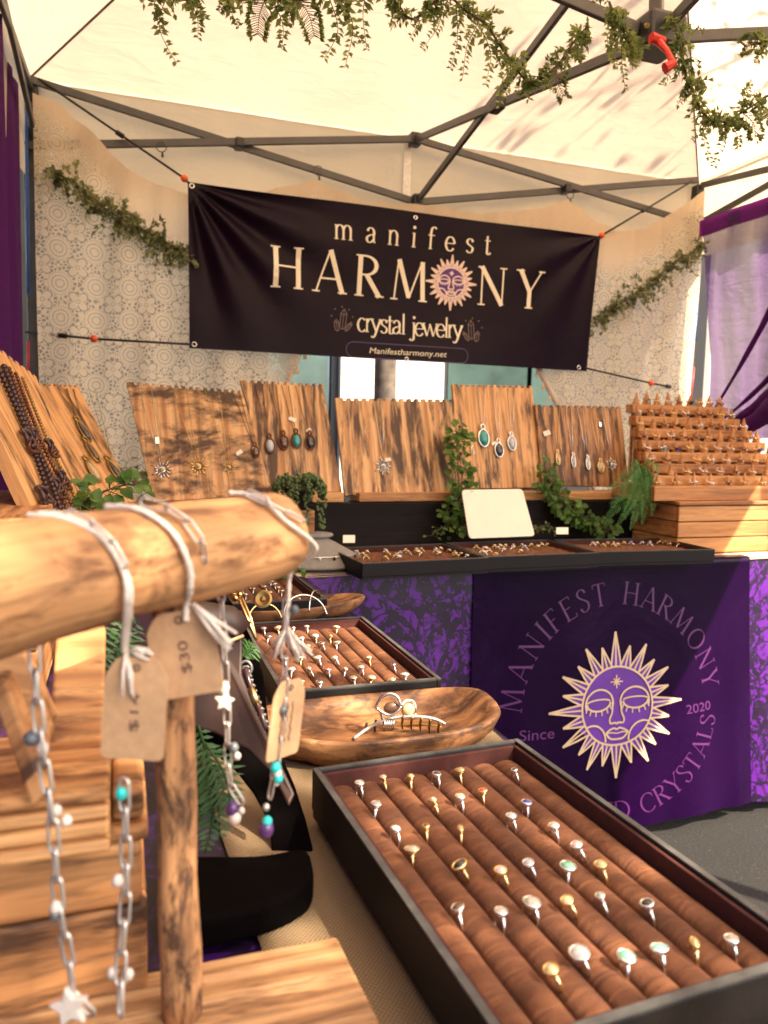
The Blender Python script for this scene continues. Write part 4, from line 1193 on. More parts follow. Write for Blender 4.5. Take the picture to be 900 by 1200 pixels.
def velvet_roll_mesh(wd, L, seed, slim=.99):
    rr = random.Random(seed)
    prof = [(-.5, -.16), (-.46, .10), (-.34, .30), (-.17, .42), (0, .46), (.17, .42), (.34, .30), (.46, .10), (.5, -.16)]
    N = 46
    m = MB()
    ph = [rr.uniform(0, 6) for _ in range(4)]
    for j in range(N+1):
        v = j/N
        y = (v-.5)*L
        e = min(1, min(v, 1-v)/.02)
        e = .72+.28*math.sqrt(max(0, 1-(1-e)**2))
        for (x, z) in prof:
            wob = 1+.035*math.sin(y*190+ph[0]+x*2)+.03*math.sin(y*95+ph[1]-x*3)+.02*math.sin(y*330+ph[2])
            m.v.append(Vector((x*wd*slim, y, z*wd*.52*e*wob)))
    n = len(prof)
    for j in range(N):
        for i in range(n-1):
            a = j*n+i
            m.f.append((a, a+1, a+n+1, a+n))
    m.f.append(tuple(range(n)))
    m.f.append(tuple(N*n+i for i in reversed(range(n))))
    return m.mesh('velvet_roll', M['velvet'], True)

def ring_tray(label, cx, cy, z0, zrim, W, L, rotz, nroll, feet=True, bare=()):
    """W across the rolls, L along them; returns the thing and its slit offsets"""
    t = thing('ring_tray', label, 'ring tray', (cx, cy, z0), (0, 0, rotz))
    h = zrim - z0
    wl = .006
    fz = .006 if feet else 0
    MB().box((-W/2+.001, -L/2+.001, fz), (W/2-.001, L/2-.001, fz+.006)).build('tray_base', M['tray_black'], t, world=False)
    for (x0, y0, x1, y1) in ((-W/2, -L/2, -W/2+wl, L/2), (W/2-wl, -L/2, W/2, L/2), (-W/2+wl, -L/2, W/2-wl, -L/2+wl), (-W/2+wl, L/2-wl, W/2-wl, L/2)):
        wb = MB().box((x0, y0, fz+.0065), (x1, y1, h-.0015)).build('tray_wall', M['tray_black'], t, bevel=.0012, world=False)
        ed = MB().box((x0+.0004, y0+.0004, h-.0014), (x1-.0004, y1-.0004, h)).build('grey_edge', M['tray_edge'], wb, world=False)  # paler grey strip along the top of the wall
    for (x0, y0, x1, y1) in ((-W/2+wl, -L/2+wl, -W/2+wl+.004, L/2-wl), (W/2-wl-.004, -L/2+wl, W/2-wl, L/2-wl), (-W/2+wl+.004, -L/2+wl, W/2-wl-.004, -L/2+wl+.004), (-W/2+wl+.004, L/2-wl-.004, W/2-wl-.004, L/2-wl)):
        MB().box((x0, y0, fz+.0065), (x1, y1, h-.003)).build('velvet_lining', M['velvet_red'], t, bevel=.001, world=False)
    if feet:
        for x in (-W/2+.018, W/2-.018):
            for y in (-L/2+.018, L/2-.018):
                MB().lathe([(.008, 0), (.010, .0058)], 10, Matrix.Translation((x, y, 0))).build('foot', M['black_plastic'], t, world=False)
    wi = W-2*wl-.009
    wd = wi/nroll
    meshes = [velvet_roll_mesh(wd, L-2*wl-.012, nroll*10+k, .99 if feet else .80) for k in range(3)]
    rz = h - .012 - wd*.28
    for k in range(nroll):
        o = link('velvet_roll', meshes[k % 3], t, world=False)
        o.location = (-wi/2+wd*(k+.5), 0, rz)
        if k % 2: o.rotation_euler = (0, 0, PI)
    slits = [-wi/2+wd*k for k in range(1, nroll)]
    t['half'] = L/2
    return t, slits, z0+rz+wd*.285
def tray_rings(t, slits, ztop, picks, where, detail, scale, group, face, lean):
    """place rings read off the photograph: each snaps to the nearest slit between two rolls"""
    Mi = wm(t).inverted(); half = t['half']
    del t['half']
    byslit = {}
    for (u, v, band, stone, shape) in picks:
        p = Mi @ onz(u, v, ztop+.007)
        y = max(-half+.02, min(half-.02, p.y))
        best = sorted(range(len(slits)), key=lambda i: abs(slits[i]-p.x))
        k = next((i for i in best if all(abs(q[0]-y) > .0135 for q in byslit.get(i, []))), None)
        if k is None: continue
        byslit.setdefault(k, []).append((y, band, stone, shape))
    for k, L in byslit.items():
        L.sort(key=lambda q: -q[0])
        for j, (y, band, stone, shape) in enumerate(L):
            q = wm(t) @ Vector((slits[k], y, 0))
            lab = f'{band} ring with {STN[stone]} stone, {ORDX(j)} along slit {NUM[k]} of {where}'
            rr_ = random.Random(k*50+j)
            ring((q.x, q.y, ztop+.0045), t.rotation_euler.z+face+rr_.uniform(-.35, .35), lean+rr_.uniform(-.25, .25), band, stone, shape, lab, group, scale*rr_.uniform(.94, 1.06), detail)

near = [(417,917,'silver','white','round'),(453,909,'gold','clear','small'),(485,908,'gold','pale','small'),(516,905,'silver','dark','round'),(548,900,'gold','pale','round'),(609,900,'silver','dark','small'),
 (440,941,'silver','clear','round'),(509,936,'gold','clear','small'),(541,932,'silver','pale','round'),(573,924,'gold','red','round'),(623,938,'silver','blue','round'),
 (462,970,'silver','white','round'),(498,967,'gold','brown','small'),(538,970,'gold','pale','twist'),(608,953,'silver','grey','round'),(481,994,'gold','clear','oval'),
 (655,965,'silver','clear','round'),(683,987,'silver','pink','round'),(538,1012,'gold','dark','oval'),(588,1018,'gold','pink','round'),(625,1008,'silver','grey','round'),
 (673,1012,'silver','aqua','big'),(711,1010,'gold','pale','round'),(536,1062,'silver','brown','round'),(584,1067,'silver','clear','round'),(627,1055,'silver','clear','big'),
 (669,1052,'gold','pale','round'),(708,1047,'silver','clear','small'),(767,1055,'silver','dark','round'),(641,1135,'gold','pale','round'),(686,1113,'silver','white','big'),
 (738,1118,'silver','aqua','big'),(778,1108,'silver','aqua','oval'),(818,1102,'gold','pale','twist'),(860,1098,'silver','clear','round')]
t, sl, zt = ring_tray('large black ring tray with brown velvet rolls in the right foreground', .2735, .4805, TZ+.006, .802, .213, .340, R(2.7), 8)
tray_rings(t, sl, zt, near, 'the large front tray', True, .88, 'rings in the large front tray', R(78), R(-8))

mid = [(310,518),(372,525),(433,527),(490,520),(600,522),(338,555),(467,562),(525,553),(583,553),(550,578),(607,575),(492,588),(328,638),(368,675),(437,672),(467,630),(532,628),(603,628),(676,632),(513,672),(582,672),(648,665),(475,715),(552,713),(620,703),(690,702),(770,655),(772,708),(817,690)]
pal = ['clear', 'white', 'pale', 'clear', 'grey', 'dark', 'pink', 'white', 'pale', 'brown', 'pale', 'clear', 'violet', 'white', 'clear', 'grey', 'clear', 'clear', 'pink', 'red', 'pale', 'white', 'grey', 'dark', 'pale', 'white', 'blue', 'pale', 'grey']
bands = ['silver', 'gold', 'silver', 'silver', 'gold', 'silver', 'silver']
shp = ['round', 'big', 'small', 'round', 'oval', 'round']
t, sl, zt = ring_tray('middle black ring tray with brown velvet rolls behind the wooden bowl', .281, 1.045, TZ+.004, .795, .205, .345, R(-.5), 8)
tray_rings(t, sl, zt, [(200+u/3, 560+v/3, bands[i % 7], pal[i % len(pal)], shp[i % 6]) for i, (u, v) in enumerate(mid)], 'the middle tray', True, 1.0, 'rings in the middle tray', R(80), R(-8))

far = [(230,358),(240,375),(250,390),(265,408),(263,342),(290,370),(300,388),(312,350),(325,365),(335,380),(350,400),(345,343),(355,352),(366,362),(376,372),(386,384),(398,396),(465,410),(300,335),(330,333)]
pal2 = ['violet', 'white', 'clear', 'pale', 'clear', 'blue', 'white', 'clear', 'pale', 'grey', 'clear', 'white', 'white', 'clear', 'white', 'white', 'clear', 'brown', 'clear', 'white']
t, sl, zt = ring_tray('small brown ring tray farthest along the left table below the grey bust', .266, 1.553, TZ+.002, .790, .198, .335, R(1.0), 7)
tray_rings(t, sl, zt, [(200+u/3, 560+v/3, bands[i % 7], pal2[i % len(pal2)], shp[(i+2) % 6]) for i, (u, v) in enumerate(far)], 'the farthest left tray', False, 1.0, 'rings in the farthest left tray', R(80), R(-8))

def back_tray(label, uL, uR, vF, x0, x1, y0, y1, n, rotz=0, bare=()):
    return ring_tray(label, (x0+x1)/2, (y0+y1)/2, TZ+.006, .792, y1-y0, x1-x0, PI/2+rotz, n, False)
pA = [onz(420, 660, .792), onz(569, 652.5, .792), onz(702, 647, .792), onz(816, 638.5, .792)]
dep = .265
t, sl, zt = back_tray('left black ring tray on the back table with a small cream card', 0, 0, 0, pA[0].x, pA[1].x-.004, pA[0].y+.005, pA[0].y+dep+.005, 7, R(3.5))
z2 = [(125,272),(135,295),(155,300),(175,312),(180,262),(200,275),(235,283),(250,292),(265,262),(275,270),(300,292),(320,258),(335,270),(360,285),(380,295),(390,253),(405,265),(440,285),(465,258),(470,298),(495,268),(510,278),(525,288),(543,305),(240,312)]
palb = ['white', 'clear', 'white', 'blue', 'clear', 'pale', 'clear', 'white', 'pink', 'clear', 'violet', 'clear', 'white', 'pale', 'grey']
tray_rings(t, sl, zt, [(380+u/3.462, 560+v/3.462+1, ['gold', 'silver', 'gold'][i % 3], palb[i % len(palb)], shp[i % 6]) for i, (u, v) in enumerate(z2)], 'the left back tray', False, 1.15, 'rings in the left back tray', R(90), 0)
tA = t
t, sl, zt = back_tray('middle black ring tray on the back table in front of the blank card', 0, 0, 0, pA[1].x+.004, pA[2].x-.004, pA[1].y+.004, pA[1].y+dep+.004, 7, R(1.0))
z3 = [(585,255),(612,258),(625,265),(650,250),(668,248),(680,262),(640,280),(700,268),(718,246),(740,262),(757,265),(782,242),(800,258),(820,268),(845,240),(860,262),(880,255),(690,292),(790,280),(655,290)]
tray_rings(t, sl, zt, [(380+u/3.462, 560+v/3.462+3, ['gold', 'silver', 'gold'][i % 3], palb[(i+4) % len(palb)], shp[i % 6]) for i, (u, v) in enumerate(z3)], 'the middle back tray', False, 1.15, 'rings in the middle back tray', R(90), 0)
t, sl, zt = back_tray('right black ring tray on the back table beside the wooden crate', 0, 0, 0, pA[2].x+.004, pA[3].x, pA[2].y-.006, pA[2].y+dep-.02, 7, R(-3.5))
z4 = [(175,345),(205,360),(245,338),(258,350),(300,362),(315,330),(348,348),(360,370),(428,330),(487,355),(520,330),(595,350),(625,362),(525,362),(270,370),(550,335)]
tray_rings(t, sl, zt, [(640+u/5, 560+v/5, ['gold', 'silver', 'gold', 'copper'][i % 4] if i % 4 != 3 else 'gold', palb[(i+7) % len(palb)], shp[i % 6]) for i, (u, v) in enumerate(z4)], 'the right back tray', False, 1.15, 'rings in the right back tray', R(90), 0)

# cards on the back table
def panel(name, mat, corners, thick, parent=None, bevel=0, outline=None, smooth=False):
    """a board through four corners TL TR BR BL (stall metres); local X along the bottom, local Y up the board, thickness behind the face"""
    TL, TR, BR, BL = corners
    x = (BR-BL); y0 = (TL-BL)
    n = x.cross(y0).normalized()
    x = x.normalized(); y = n.cross(x)
    m = Matrix(((x.x, y.x, n.x, BL.x), (x.y, y.y, n.y, BL.y), (x.z, y.z, n.z, BL.z), (0, 0, 0, 1)))
    mi = m.inverted()
    q = [(mi @ c).xy for c in (BL, BR, TR, TL)]
    poly = outline(q) if outline else [tuple(c) for c in q]
    o = MB().prism(poly, -thick, 0).build(name, mat, parent, smooth, bevel, m)
    return o, m
def facing(p, n):
    return n if (CAM-p).dot(n) > 0 else -n
def rounded(q, r=.012, n=4):
    out = []
    k = len(q)
    for i in range(k):
        p, a, b = q[i], q[i-1], q[(i+1) % k]
        p0 = p + (a-p).normalized()*r; p1 = p + (b-p).normalized()*r
        for j in range(n+1):
            t = j/n
            out.append(tuple((1-t)**2*p0 + 2*t*(1-t)*p + t*t*p1))
    return out
t = thing('blank_card', 'blank cream rounded card leaning at the back of the middle back tray', 'card', tuple(onz(588, 629, .785)))
y_ = pA[1].y+dep-.03
panel('card_sheet', M['card'], [ony(541, 574, y_+.06), ony(612, 573, y_+.06), ony(627, 628, y_), ony(550, 631, y_)], .004, t, 0, rounded)
for (u0, u1, v0, v1, yy, lab) in ((402, 416, 627, 636, pA[0].y+dep-.02, 'small cream price card at the back corner of the left back tray'), (652, 666, 618, 626, pA[2].y+dep-.04, 'small cream price card between the middle and right back trays')):
    t = thing('price_card', lab, 'card', tuple(ony((u0+u1)/2, v1, yy)))
    panel('card_sheet', M['card'], [ony(u0, v0, yy+.01), ony(u1, v0, yy+.01), ony(u1, v1, yy), ony(u0, v1, yy)], .002, t, 0)

# ================================================================== NECKLACE BOARDS
# black stained riser across the back table
rs = thing('black_riser', 'long black stained plank riser standing on the back table under the boards', 'riser', (1.15, 2.3, TZ+.005))
RY = 2.16
zr = ony(520, 588, RY).z
rx0, rx1 = .30, 1.69
for k in range(1):
    z0 = TZ+.006; z1 = zr
    MB().box((rx0, RY, z0+.0015), (rx1, RY+.02, z1-.0015)).build('front_plank', M['blackwood'], rs, bevel=.003)
MB().box((rx0, RY+.0205, zr-.018), (rx1, RY+.26, zr-.0015)).build('top_plank', M['blackwood'], rs, bevel=.003)
for x in (rx0, rx1-.02): MB().box((x, RY+.0205, TZ+.006), (x+.02, RY+.25, zr-.0185)).build('end_plank', M['blackwood'], rs, bevel=.003)
rs2 = thing('left_riser', 'plain wooden riser on the back corner of the left table carrying the leaning boards', 'riser', (-.05, 2.0, TZ+.006))
MB().box((-.27, 2.06, TZ+.007), (.29, 2.36, zr-.004)).build('riser_box', M['crate'], rs2, bevel=.004)

BOARD = {}
def notched(n, dep=.008, frac=.5):
    def f(q):
        BL, BR, TR, TL = [Vector((*c, 0)) for c in q]
        pts = [BL, BR]
        up = (TL-BL).normalized()
        for k in range(n):
            a, b = lerp(TR, TL, (k)/n), lerp(TR, TL, (k+frac)/n)
            c = lerp(TR, TL, (k+1)/n)
            pts += [a, b, b-up*dep, c-up*dep] if k < n-1 else [a, TL]
        return [(p.x, p.y) for p in pts]
    return f
def necklace_board(key, label, corners, mat, n, thick=.014, ledge=None, group='notched necklace boards'):
    base = lerp(corners[2], corners[3], .5)
    t = thing('necklace_board', label, 'necklace board', tuple(base), group=group)
    o, m = panel('board_plank', M[mat], corners, thick, t, .0012, notched(n))
    BOARD[key] = m
    if ledge:
        (u0, v0, u1, v1, y, z0, z1) = ledge
        a, b = ony(u0, v1, y), ony(u1, v1, y)
        MB().box((a.x, y, z0), (b.x, y+.10, z1)).build('foot_block', M['endgrain'], t, bevel=.002)
    return t
zb = zr + .001
def bd(u0, v0, u1, v1, u2, v2, u3, v3, yb, yt):
    return [ony(u0, v0, yt), ony(u1, v1, yt), ony(u2, v2, yb), ony(u3, v3, yb)]
necklace_board('B1', 'wide scorched necklace board at the left end of the back row with star pendants', bd(148, 447, 283, 459, 320, 579, 180, 588, 2.17, 2.27), 'scorch_a', 16)
necklace_board('B2', 'scorched board with four dark teardrop pendants, behind the succulent', bd(281, 445, 378, 450, 401, 577, 318, 580, 2.22, 2.31), 'scorch_b', 12, ledge=(366, 571, 403, 586, 2.165, zb, zb+.028))
necklace_board('B3', 'wide streaky scorched board below the web address with one star pendant', bd(393, 466, 532, 468, 537, 576, 404, 581, 2.20, 2.27), 'scorch_b', 16, ledge=(421, 571, 531, 586, 2.17, zb, zb+.026))
necklace_board('B4', 'tall scorched board with teal and dark pendants, between two ivy plants', bd(530, 450, 624, 452, 634, 571, 540, 573, 2.21, 2.30), 'scorch_c', 13, ledge=(592, 569, 641, 584, 2.172, zb, zb+.026))
necklace_board('B5', 'dark burnt board at the right end of the row beside the cone ring stand', bd(627, 474, 728, 476, 737, 570, 636, 569, 2.20, 2.27), 'scorch_d', 14, ledge=(667, 566, 742, 581, 2.172, zb, zb+.026))
necklace_board('L1', 'pale notched board standing on the left with slim leaf pendants', [at(29, 448, 1.98), at(85, 458, 2.16), at(160, 588, 2.02), at(100, 592, 1.86)], 'scorch_c', 10)
necklace_board('L0', 'nearest notched board at the left edge hung with dark bead strands', [at(-75, 350, 1.12), at(30, 447, 1.42), at(100, 602, 1.32), at(46, 612, 1.10)], 'scorch_c', 14, .02)

def onboard(key, u, v, lift=.004):
    m = BOARD[key]
    n = Vector((m[0][2], m[1][2], m[2][2])); p = Vector((m[0][3], m[1][3], m[2][3]))
    return onplane(u, v, p, n) + n*lift, n
def basis(key, p, n):
    m = BOARD[key]
    x = Vector((m[0][0], m[1][0], m[2][0])); y = Vector((m[0][1], m[1][1], m[2][1]))
    return Matrix(((x.x, y.x, n.x, p.x), (x.y, y.y, n.y, p.y), (x.z, y.z, n.z, p.z), (0, 0, 0, 1)))
def star_mesh(metal, r):
    k_ = ('star', metal, round(r, 4))
    if k_ not in _cache:
        m = MB().lathe([(r*.30, 0), (r*.30, .0015), (r*.2, .003)], 12)
        for k in range(14):
            a = 2*PI*k/14
            L = r*(1 if k % 2 == 0 else .72)
            c, s = math.cos(a), math.sin(a)
            m.tube([(r*.25*c, r*.25*s, .001), (L*c, L*s, .001)], [r*.075, r*.02], 5)
        _cache[k_] = m.mesh('sun_pendant', M[metal], True)
    return _cache[k_]
def necklace(key, u, v, kind, label, top=None, metal='silver', stone='clear', size=.014, group=None, spread=.5):
    p, n = onboard(key, u, v)
    B = basis(key, p, n)
    t = thing('necklace', label, 'necklace', tuple(p), group=group or 'necklaces on the boards')
    if top:
        for (tu, tv) in top:
            q, _ = onboard(key, tu, tv, .003)
            MB().tube([p+n*.001, lerp(p, q, .5)+n*.0008, q, q-n*.010], .0008, 4).build('chain', M[metal], t, True)
    if kind == 'star':
        link('sun_pendant', star_mesh(metal, size), t, mw=B)
        MB().ball(p+n*.003, (size*.22, size*.22, size*.18), 8, 5).build('stone', ST[stone], t, True)
    elif kind == 'drop':
        pr = [(size*.02, size*.55), (size*.22, size*.32), (size*.36, 0), (size*.30, -size*.30), (size*.05, -size*.5)]
        MB().ball((0, 0, .002), (size*.34, size*.55, size*.22), 10, 7).build('stone', ST[stone], t, True, mw=B)
        MB().tube([(size*.40*math.cos(a*PI/8), size*.62*math.sin(a*PI/8), .002) for a in range(16)], size*.07, 5, closed=True).build('wire_frame', M[metal], t, True, mw=B)
        MB().tube([(size*.16*math.cos(a*PI/5), size*.80+size*.2*math.sin(a*PI/5), .003) for a in range(10)], size*.07, 5, closed=True).build('bail', M[metal], t, True, mw=B)
    elif kind == 'tag':
        MB().prism([(-size*.5, -size*.3), (size*.5, -size*.3), (size*.5, size*.2), (size*.3, size*.35), (-size*.5, size*.35)], 0, .0012).build('price_tag', M['card'], t, mw=B @ Matrix.Rotation(.35, 4, 'Z'))
    elif kind == 'chip':
        MB().box((-size*.28, -size*.5, 0), (size*.28, size*.5, .004)).build('pendant', M['silver'], t, bevel=.001, mw=B)
    elif kind == 'leaf':
        MB().ball((0, 0, .002), (size*.20, size*.6, size*.16), 8, 7).build('stone', ST[stone], t, True, mw=B @ Matrix.Rotation(.12, 4, 'Z'))
        MB().tube([(size*.25*math.cos(a*PI/8), size*.68*math.sin(a*PI/8), .002) for a in range(16)], size*.06, 5, closed=True).build('wire_frame', M[metal], t, True, mw=B)
        MB().tube([(size*.14*math.cos(a*PI/5), size*.84+size*.16*math.sin(a*PI/5), .003) for a in range(10)], size*.06, 5, closed=True).build('bail', M[metal], t, True, mw=B)
def tagthing(key, u, v, label, size=.016, rot=.3):
    p, n = onboard(key, u, v, .006)
    t = thing('paper_tag', label, 'price tag', tuple(p), group='paper tags on the boards')
    MB().prism([(-size*.5, -size*.28), (size*.5, -size*.28), (size*.5, size*.28), (-size*.35, size*.28), (-size*.5, size*.1)], 0, .0012).build('tag_card', M['card'], t, mw=basis(key, p, n) @ Matrix.Rotation(rot, 4, 'Z'))
necklace('B1', 190, 551, 'star', 'silver sun pendant on a fine chain, leftmost on the wide scorched board', [(162, 452), (177, 452)], 'silver', 'pale', .034)
necklace('B1', 232, 547, 'star', 'gold sun pendant on a fine chain, second from left on the wide board', [(202, 454), (219, 455)], 'gold', 'pale', .034)
necklace('B1', 268, 548, 'star', 'slim gold pendant, third from left on the wide scorched board', [(240, 457), (256, 458)], 'gold', 'clear', .024)
necklace('B1', 184, 517, 'chip', 'slim pale crystal pendant high on the left chain of the wide board', None, 'gold', 'clear', .020)
necklace('B1', 299, 530, 'drop', 'dark pendant near the right edge of the wide scorched board', [(272, 458), (280, 459)], 'copper', 'brown', .028)
tagthing('B1', 280, 531, 'folded paper tag near the right side of the wide scorched board', .020, .5)
tagthing('B1', 298, 527, 'small paper tag at the right edge of the wide scorched board', .014, -.6)
for (u, v, s, lab) in ((316, 523, 'grey', 'grey'), (332, 519, 'brown', 'brown'), (347, 517, 'teal', 'teal'), (363, 519, 'dark', 'black')):
    necklace('B2', u, v, 'drop', f'copper wrapped teardrop pendant with {lab} stone on the board behind the succulent', [(u-17, 452), (u-9, 452)], 'copper', s, .036)
tagthing('B2', 342, 492, 'tan paper tag high on the board with four teardrops', .022, -.4)
tagthing('B2', 361, 505, 'cream paper tag above the rightmost teardrop pendant', .016, .6)
necklace('B3', 449, 547, 'star', 'silver sun pendant alone on the wide streaky board', [(437, 468), (448, 468)], 'silver', 'grey', .034)
tagthing('B3', 454, 539, 'paper tag behind the lone silver sun pendant', .018, .1)
necklace('B4', 566, 514, 'drop', 'silver framed teal drop pendant on the tall board', [(560, 454), (568, 454)], 'silver', 'teal', .046)
necklace('B4', 584, 528, 'drop', 'dark silver pendant lowest on the tall board', [(577, 454), (585, 454)], 'silver', 'dark', .038)
necklace('B4', 599, 520, 'drop', 'silver pendant with grey stone, rightmost on the tall board', [(595, 454), (603, 454)], 'silver', 'grey', .038)
necklace('B4', 553, 529, 'leaf', 'small oval pendant beside the ivy on the tall board', None, 'silver', 'pale', .020)
tagthing('B4', 578, 520, 'small tan paper tag among the pendants of the tall board', .018, .3)
tagthing('B4', 597, 508, 'small cream paper tag above the grey pendant on the tall board', .014, .6)
for i, (u, v, kd, m_, st_) in enumerate(((640, 508, 'tag', 'gold', 'pale'), (653, 538, 'leaf', 'gold', 'pale'), (671, 541, 'leaf', 'silver', 'clear'), (688, 544, 'leaf', 'silver', 'white'), (703, 548, 'drop', 'gold', 'pale'), (717, 545, 'star', 'silver', 'white'))):
    necklace('B5', u, v, kd, f'fine {m_} necklace, {ORD[i]} from left on the dark burnt board', [(634+14*i, 478), (641+14*i, 478)], m_, st_, .030 if kd != 'tag' else .026)
necklace('B5', 702, 498, 'chip', 'white square pendant high on the dark burnt board', None, 'silver', 'white', .016)
for i, (u, v, s) in enumerate(((97, 507, 'dark'), (107, 531, 'brown'), (108, 554, 'pale'), (133, 553, 'dark'))):
    necklace('L1', u, v, 'leaf', f'gold framed {STN[s]} leaf pendant, {["highest", "second highest", "lowest left", "lowest right"][i]} on the pale left board', [(u-30, 456 if u > 100 else 455), (u-22, 457)], 'brass', s, .050)
# dark bead strands on the nearest board
def strand(key, pts, r, label, m='darkbead', step=.0085):
    P = [onboard(key, u, v, .007)[0] for u, v in pts]
    P = bez(P, 8)
    t = thing('bead_strand', label, 'bead necklace', tuple(P[0]), group='bead strands on the nearest left board')
    mb = MB(); acc = 0
    for a, b in zip(P, P[1:]):
        L = (b-a).length
        while acc < L:
            q = lerp(a, b, acc/L)
            mb.ball(q, (r, r*1.05, r*.95), 6, 4); acc += step
        acc -= L
    tag(mb.build('beads', M[m], t, True), kind='stuff')
    MB().tube(P, .0008, 4).build('thread', M['stem'], t)
rr_ = random.Random(3)
strand('L0', [(-8, 432), (25, 505), (45, 560), (58, 600)], .0050, 'dark brown bead strand, leftmost on the nearest board')
strand('L0', [(0, 432), (30, 510), (52, 560), (66, 600)], .0056, 'thick black bead strand hanging in the middle of the nearest board')
strand('L0', [(6, 434), (36, 515), (60, 570), (74, 600)], .0042, 'reddish brown bead strand beside the thick black strand', 'copper', .0075)
strand('L0', [(14, 440), (44, 520), (66, 566), (82, 600)], .0036, 'fine copper bead strand right of the black strand', 'copper', .0065)
strand('L0', [(22, 445), (52, 520), (74, 565), (90, 600)], .0034, 'small brass bead strand, rightmost on the nearest board', 'brass', .006)
for i, (u, v, r_) in enumerate(((26, 517, .013), (33, 512, .009), (52, 525, .010), (45, 585, .014), (60, 572, .011), (66, 562, .011), (50, 600, .013))):
    p, n = onboard('L0', u, v, .010)
    t = thing('bead_loop', f'dark looped bead knot, {ORD[i]} counted down the nearest left board', 'bead necklace', tuple(p), group='bead loops on the nearest left board')
    B = basis('L0', p, n)
    MB().tube([(r_*math.cos(a*PI/8), r_*1.1*math.sin(a*PI/8), .003*math.sin(a)) for a in range(16)], r_*.33, 6, closed=True).build('bead_knot', M['darkbead'], t, True, mw=B)
    MB().tube([(r_*1.15*math.cos(a*PI/8)+.004, -.012+r_*1.0*math.sin(a*PI/8), .003*math.cos(a)) for a in range(16)], r_*.25, 6, closed=True).build('bead_knot', M['copper'], t, True, mw=B)

# ================================================================== CONE RING STAND AND CRATE
cr = thing('wooden_crate', 'low crate of pale planks on the back table under the ring cones', 'crate', (1.95, 2.0, TZ+.006))
ca, cb = onz(793, 650, TZ+.006), onz(762, 640, TZ+.006)
CY = ca.y
czt = ony(792, 588, CY).z
nh = 3
for k in range(nh):
    z0, z1 = lerp(TZ+.008, czt-.012, k/nh), lerp(TZ+.008, czt-.012, (k+1)/nh)
    MB().box((ca.x, CY, z0), (ca.x+.62, CY+.016, z1-.003)).build('front_plank', M['pine_light'], cr, bevel=.0025)
    MB().box((ca.x+.001, CY+.0165, z0), (ca.x+.016, CY+.225, z1-.003)).build('end_plank', M['pine_y'], cr, bevel=.0025)
    MB().box((ca.x+.604, CY+.0165, z0), (ca.x+.619, CY+.225, z1-.003)).build('end_plank', M['pine_y'], cr, bevel=.0025)
MB().box((ca.x-.006, CY-.006, czt-.0115), (ca.x+.626, CY+.24, czt)).build('lid', M['pine_light'], cr, bevel=.003)
MB().box((ca.x+.0165, CY+.0165, TZ+.009), (ca.x+.6035, CY+.22, czt-.0125)).build('gap_backing', M['bark'], cr)  # dark box added inside so no light shows through the plank gaps
st = thing('cone_ring_stand', 'stepped wooden stand with rows of pointed wooden ring cones on the crate', 'ring stand', (1.9, 2.1, czt))
sx0, sx1 = ony(764, 585, CY+.03).x, ca.x+.60
base_z = ony(764, 570, CY+.03).z
MB().box((sx0, CY+.02, czt+.001), (sx1, CY+.235, base_z)).build('base_board', M['pine_light'], st, bevel=.002)
row_px = [(570, 592), (556, 575), (542, 562), (526, 546), (510, 530), (498, 514), (486, 502), (474, 489)]
rows = []
ny = 8
cone = MB().lathe([(.0105, 0), (.0095, .004), (.0045, .022), (.0012, .034)], 8)
cone_me = cone.mesh('ring_cone', M['pine_light'], True)
rr_ = random.Random(11)
conepts = []
for k in range(ny):
    y = CY+.045 + .040*k
    v = lerp(571, 476, k/(ny-1)) - (0 if k not in (3,) else 0)
    z1 = ony(800, v, y).z
    z0 = base_z+.001 if k == 0 else rows[-1]
    xa, xb = lerp(sx0+.008, ony(738, 476, CY+.045+.28).x, k/(ny-1)), lerp(sx1-.01, ony(849, 476, CY+.045+.28).x, k/(ny-1))
    rows.append(z1)
    zl = (base_z+.001)
    MB().box((xa, y-.018, max(zl, z1-.030)), (xb, y+.0215, z1)).build('step', M['pine_light'], st, bevel=.0015)
    if k: MB().box((xa+.02, y+.010, zl), (xb-.02, y+.020, z1-.0305)).build('riser_slat', M['pine_x'], st)
    nc = 10 if k < 6 else 9
    for j in range(nc):
        x = lerp(xa+.022, xb-.022, j/(nc-1)) + rr_.uniform(-.003, .003)
        c = link('ring_cone', cone_me, st, world=False)
        c.location = Vector((x, y, z1)) - st.location
        c.rotation_euler = (rr_.uniform(-.06, .06), rr_.uniform(-.06, .06), rr_.uniform(0, 3))
        s_ = rr_.uniform(1.12, 1.4); c.scale = (s_, s_, s_)
        conepts.append((k, j, x, y, z1))
cols_ = ['clear', 'pale', 'white', 'brown', 'clear', 'grey', 'dark', 'pale', 'white', 'pink']
for (k, j, x, y, z) in conepts:
    if rr_.random() < .18: continue
    stn = cols_[(k*3+j*7) % 10]
    if (k, j) == (3, 1): stn = 'teal'
    if (k, j) in ((3, 2), (3, 8)): stn = 'blue'
    bnd = ['gold', 'silver', 'copper', 'gold', 'silver'][(k*2+j*3) % 5] if k < 4 else ['copper', 'gold', 'silver', 'copper'][(k+j) % 4]
    ring((x, y-.0085, z+.013), rr_.uniform(-.3, .3), R(-62+rr_.uniform(-12, 12))+PI, bnd, stn, 'big' if stn in ('teal', 'blue') else ['round', 'small', 'round', 'twist'][(k+j) % 4],
         f'{bnd} ring with {STN[stn]} stone, cone {NUM[j]} of step {NUM[k]} on the stand', 'rings on the wooden cones', 1.5, False)

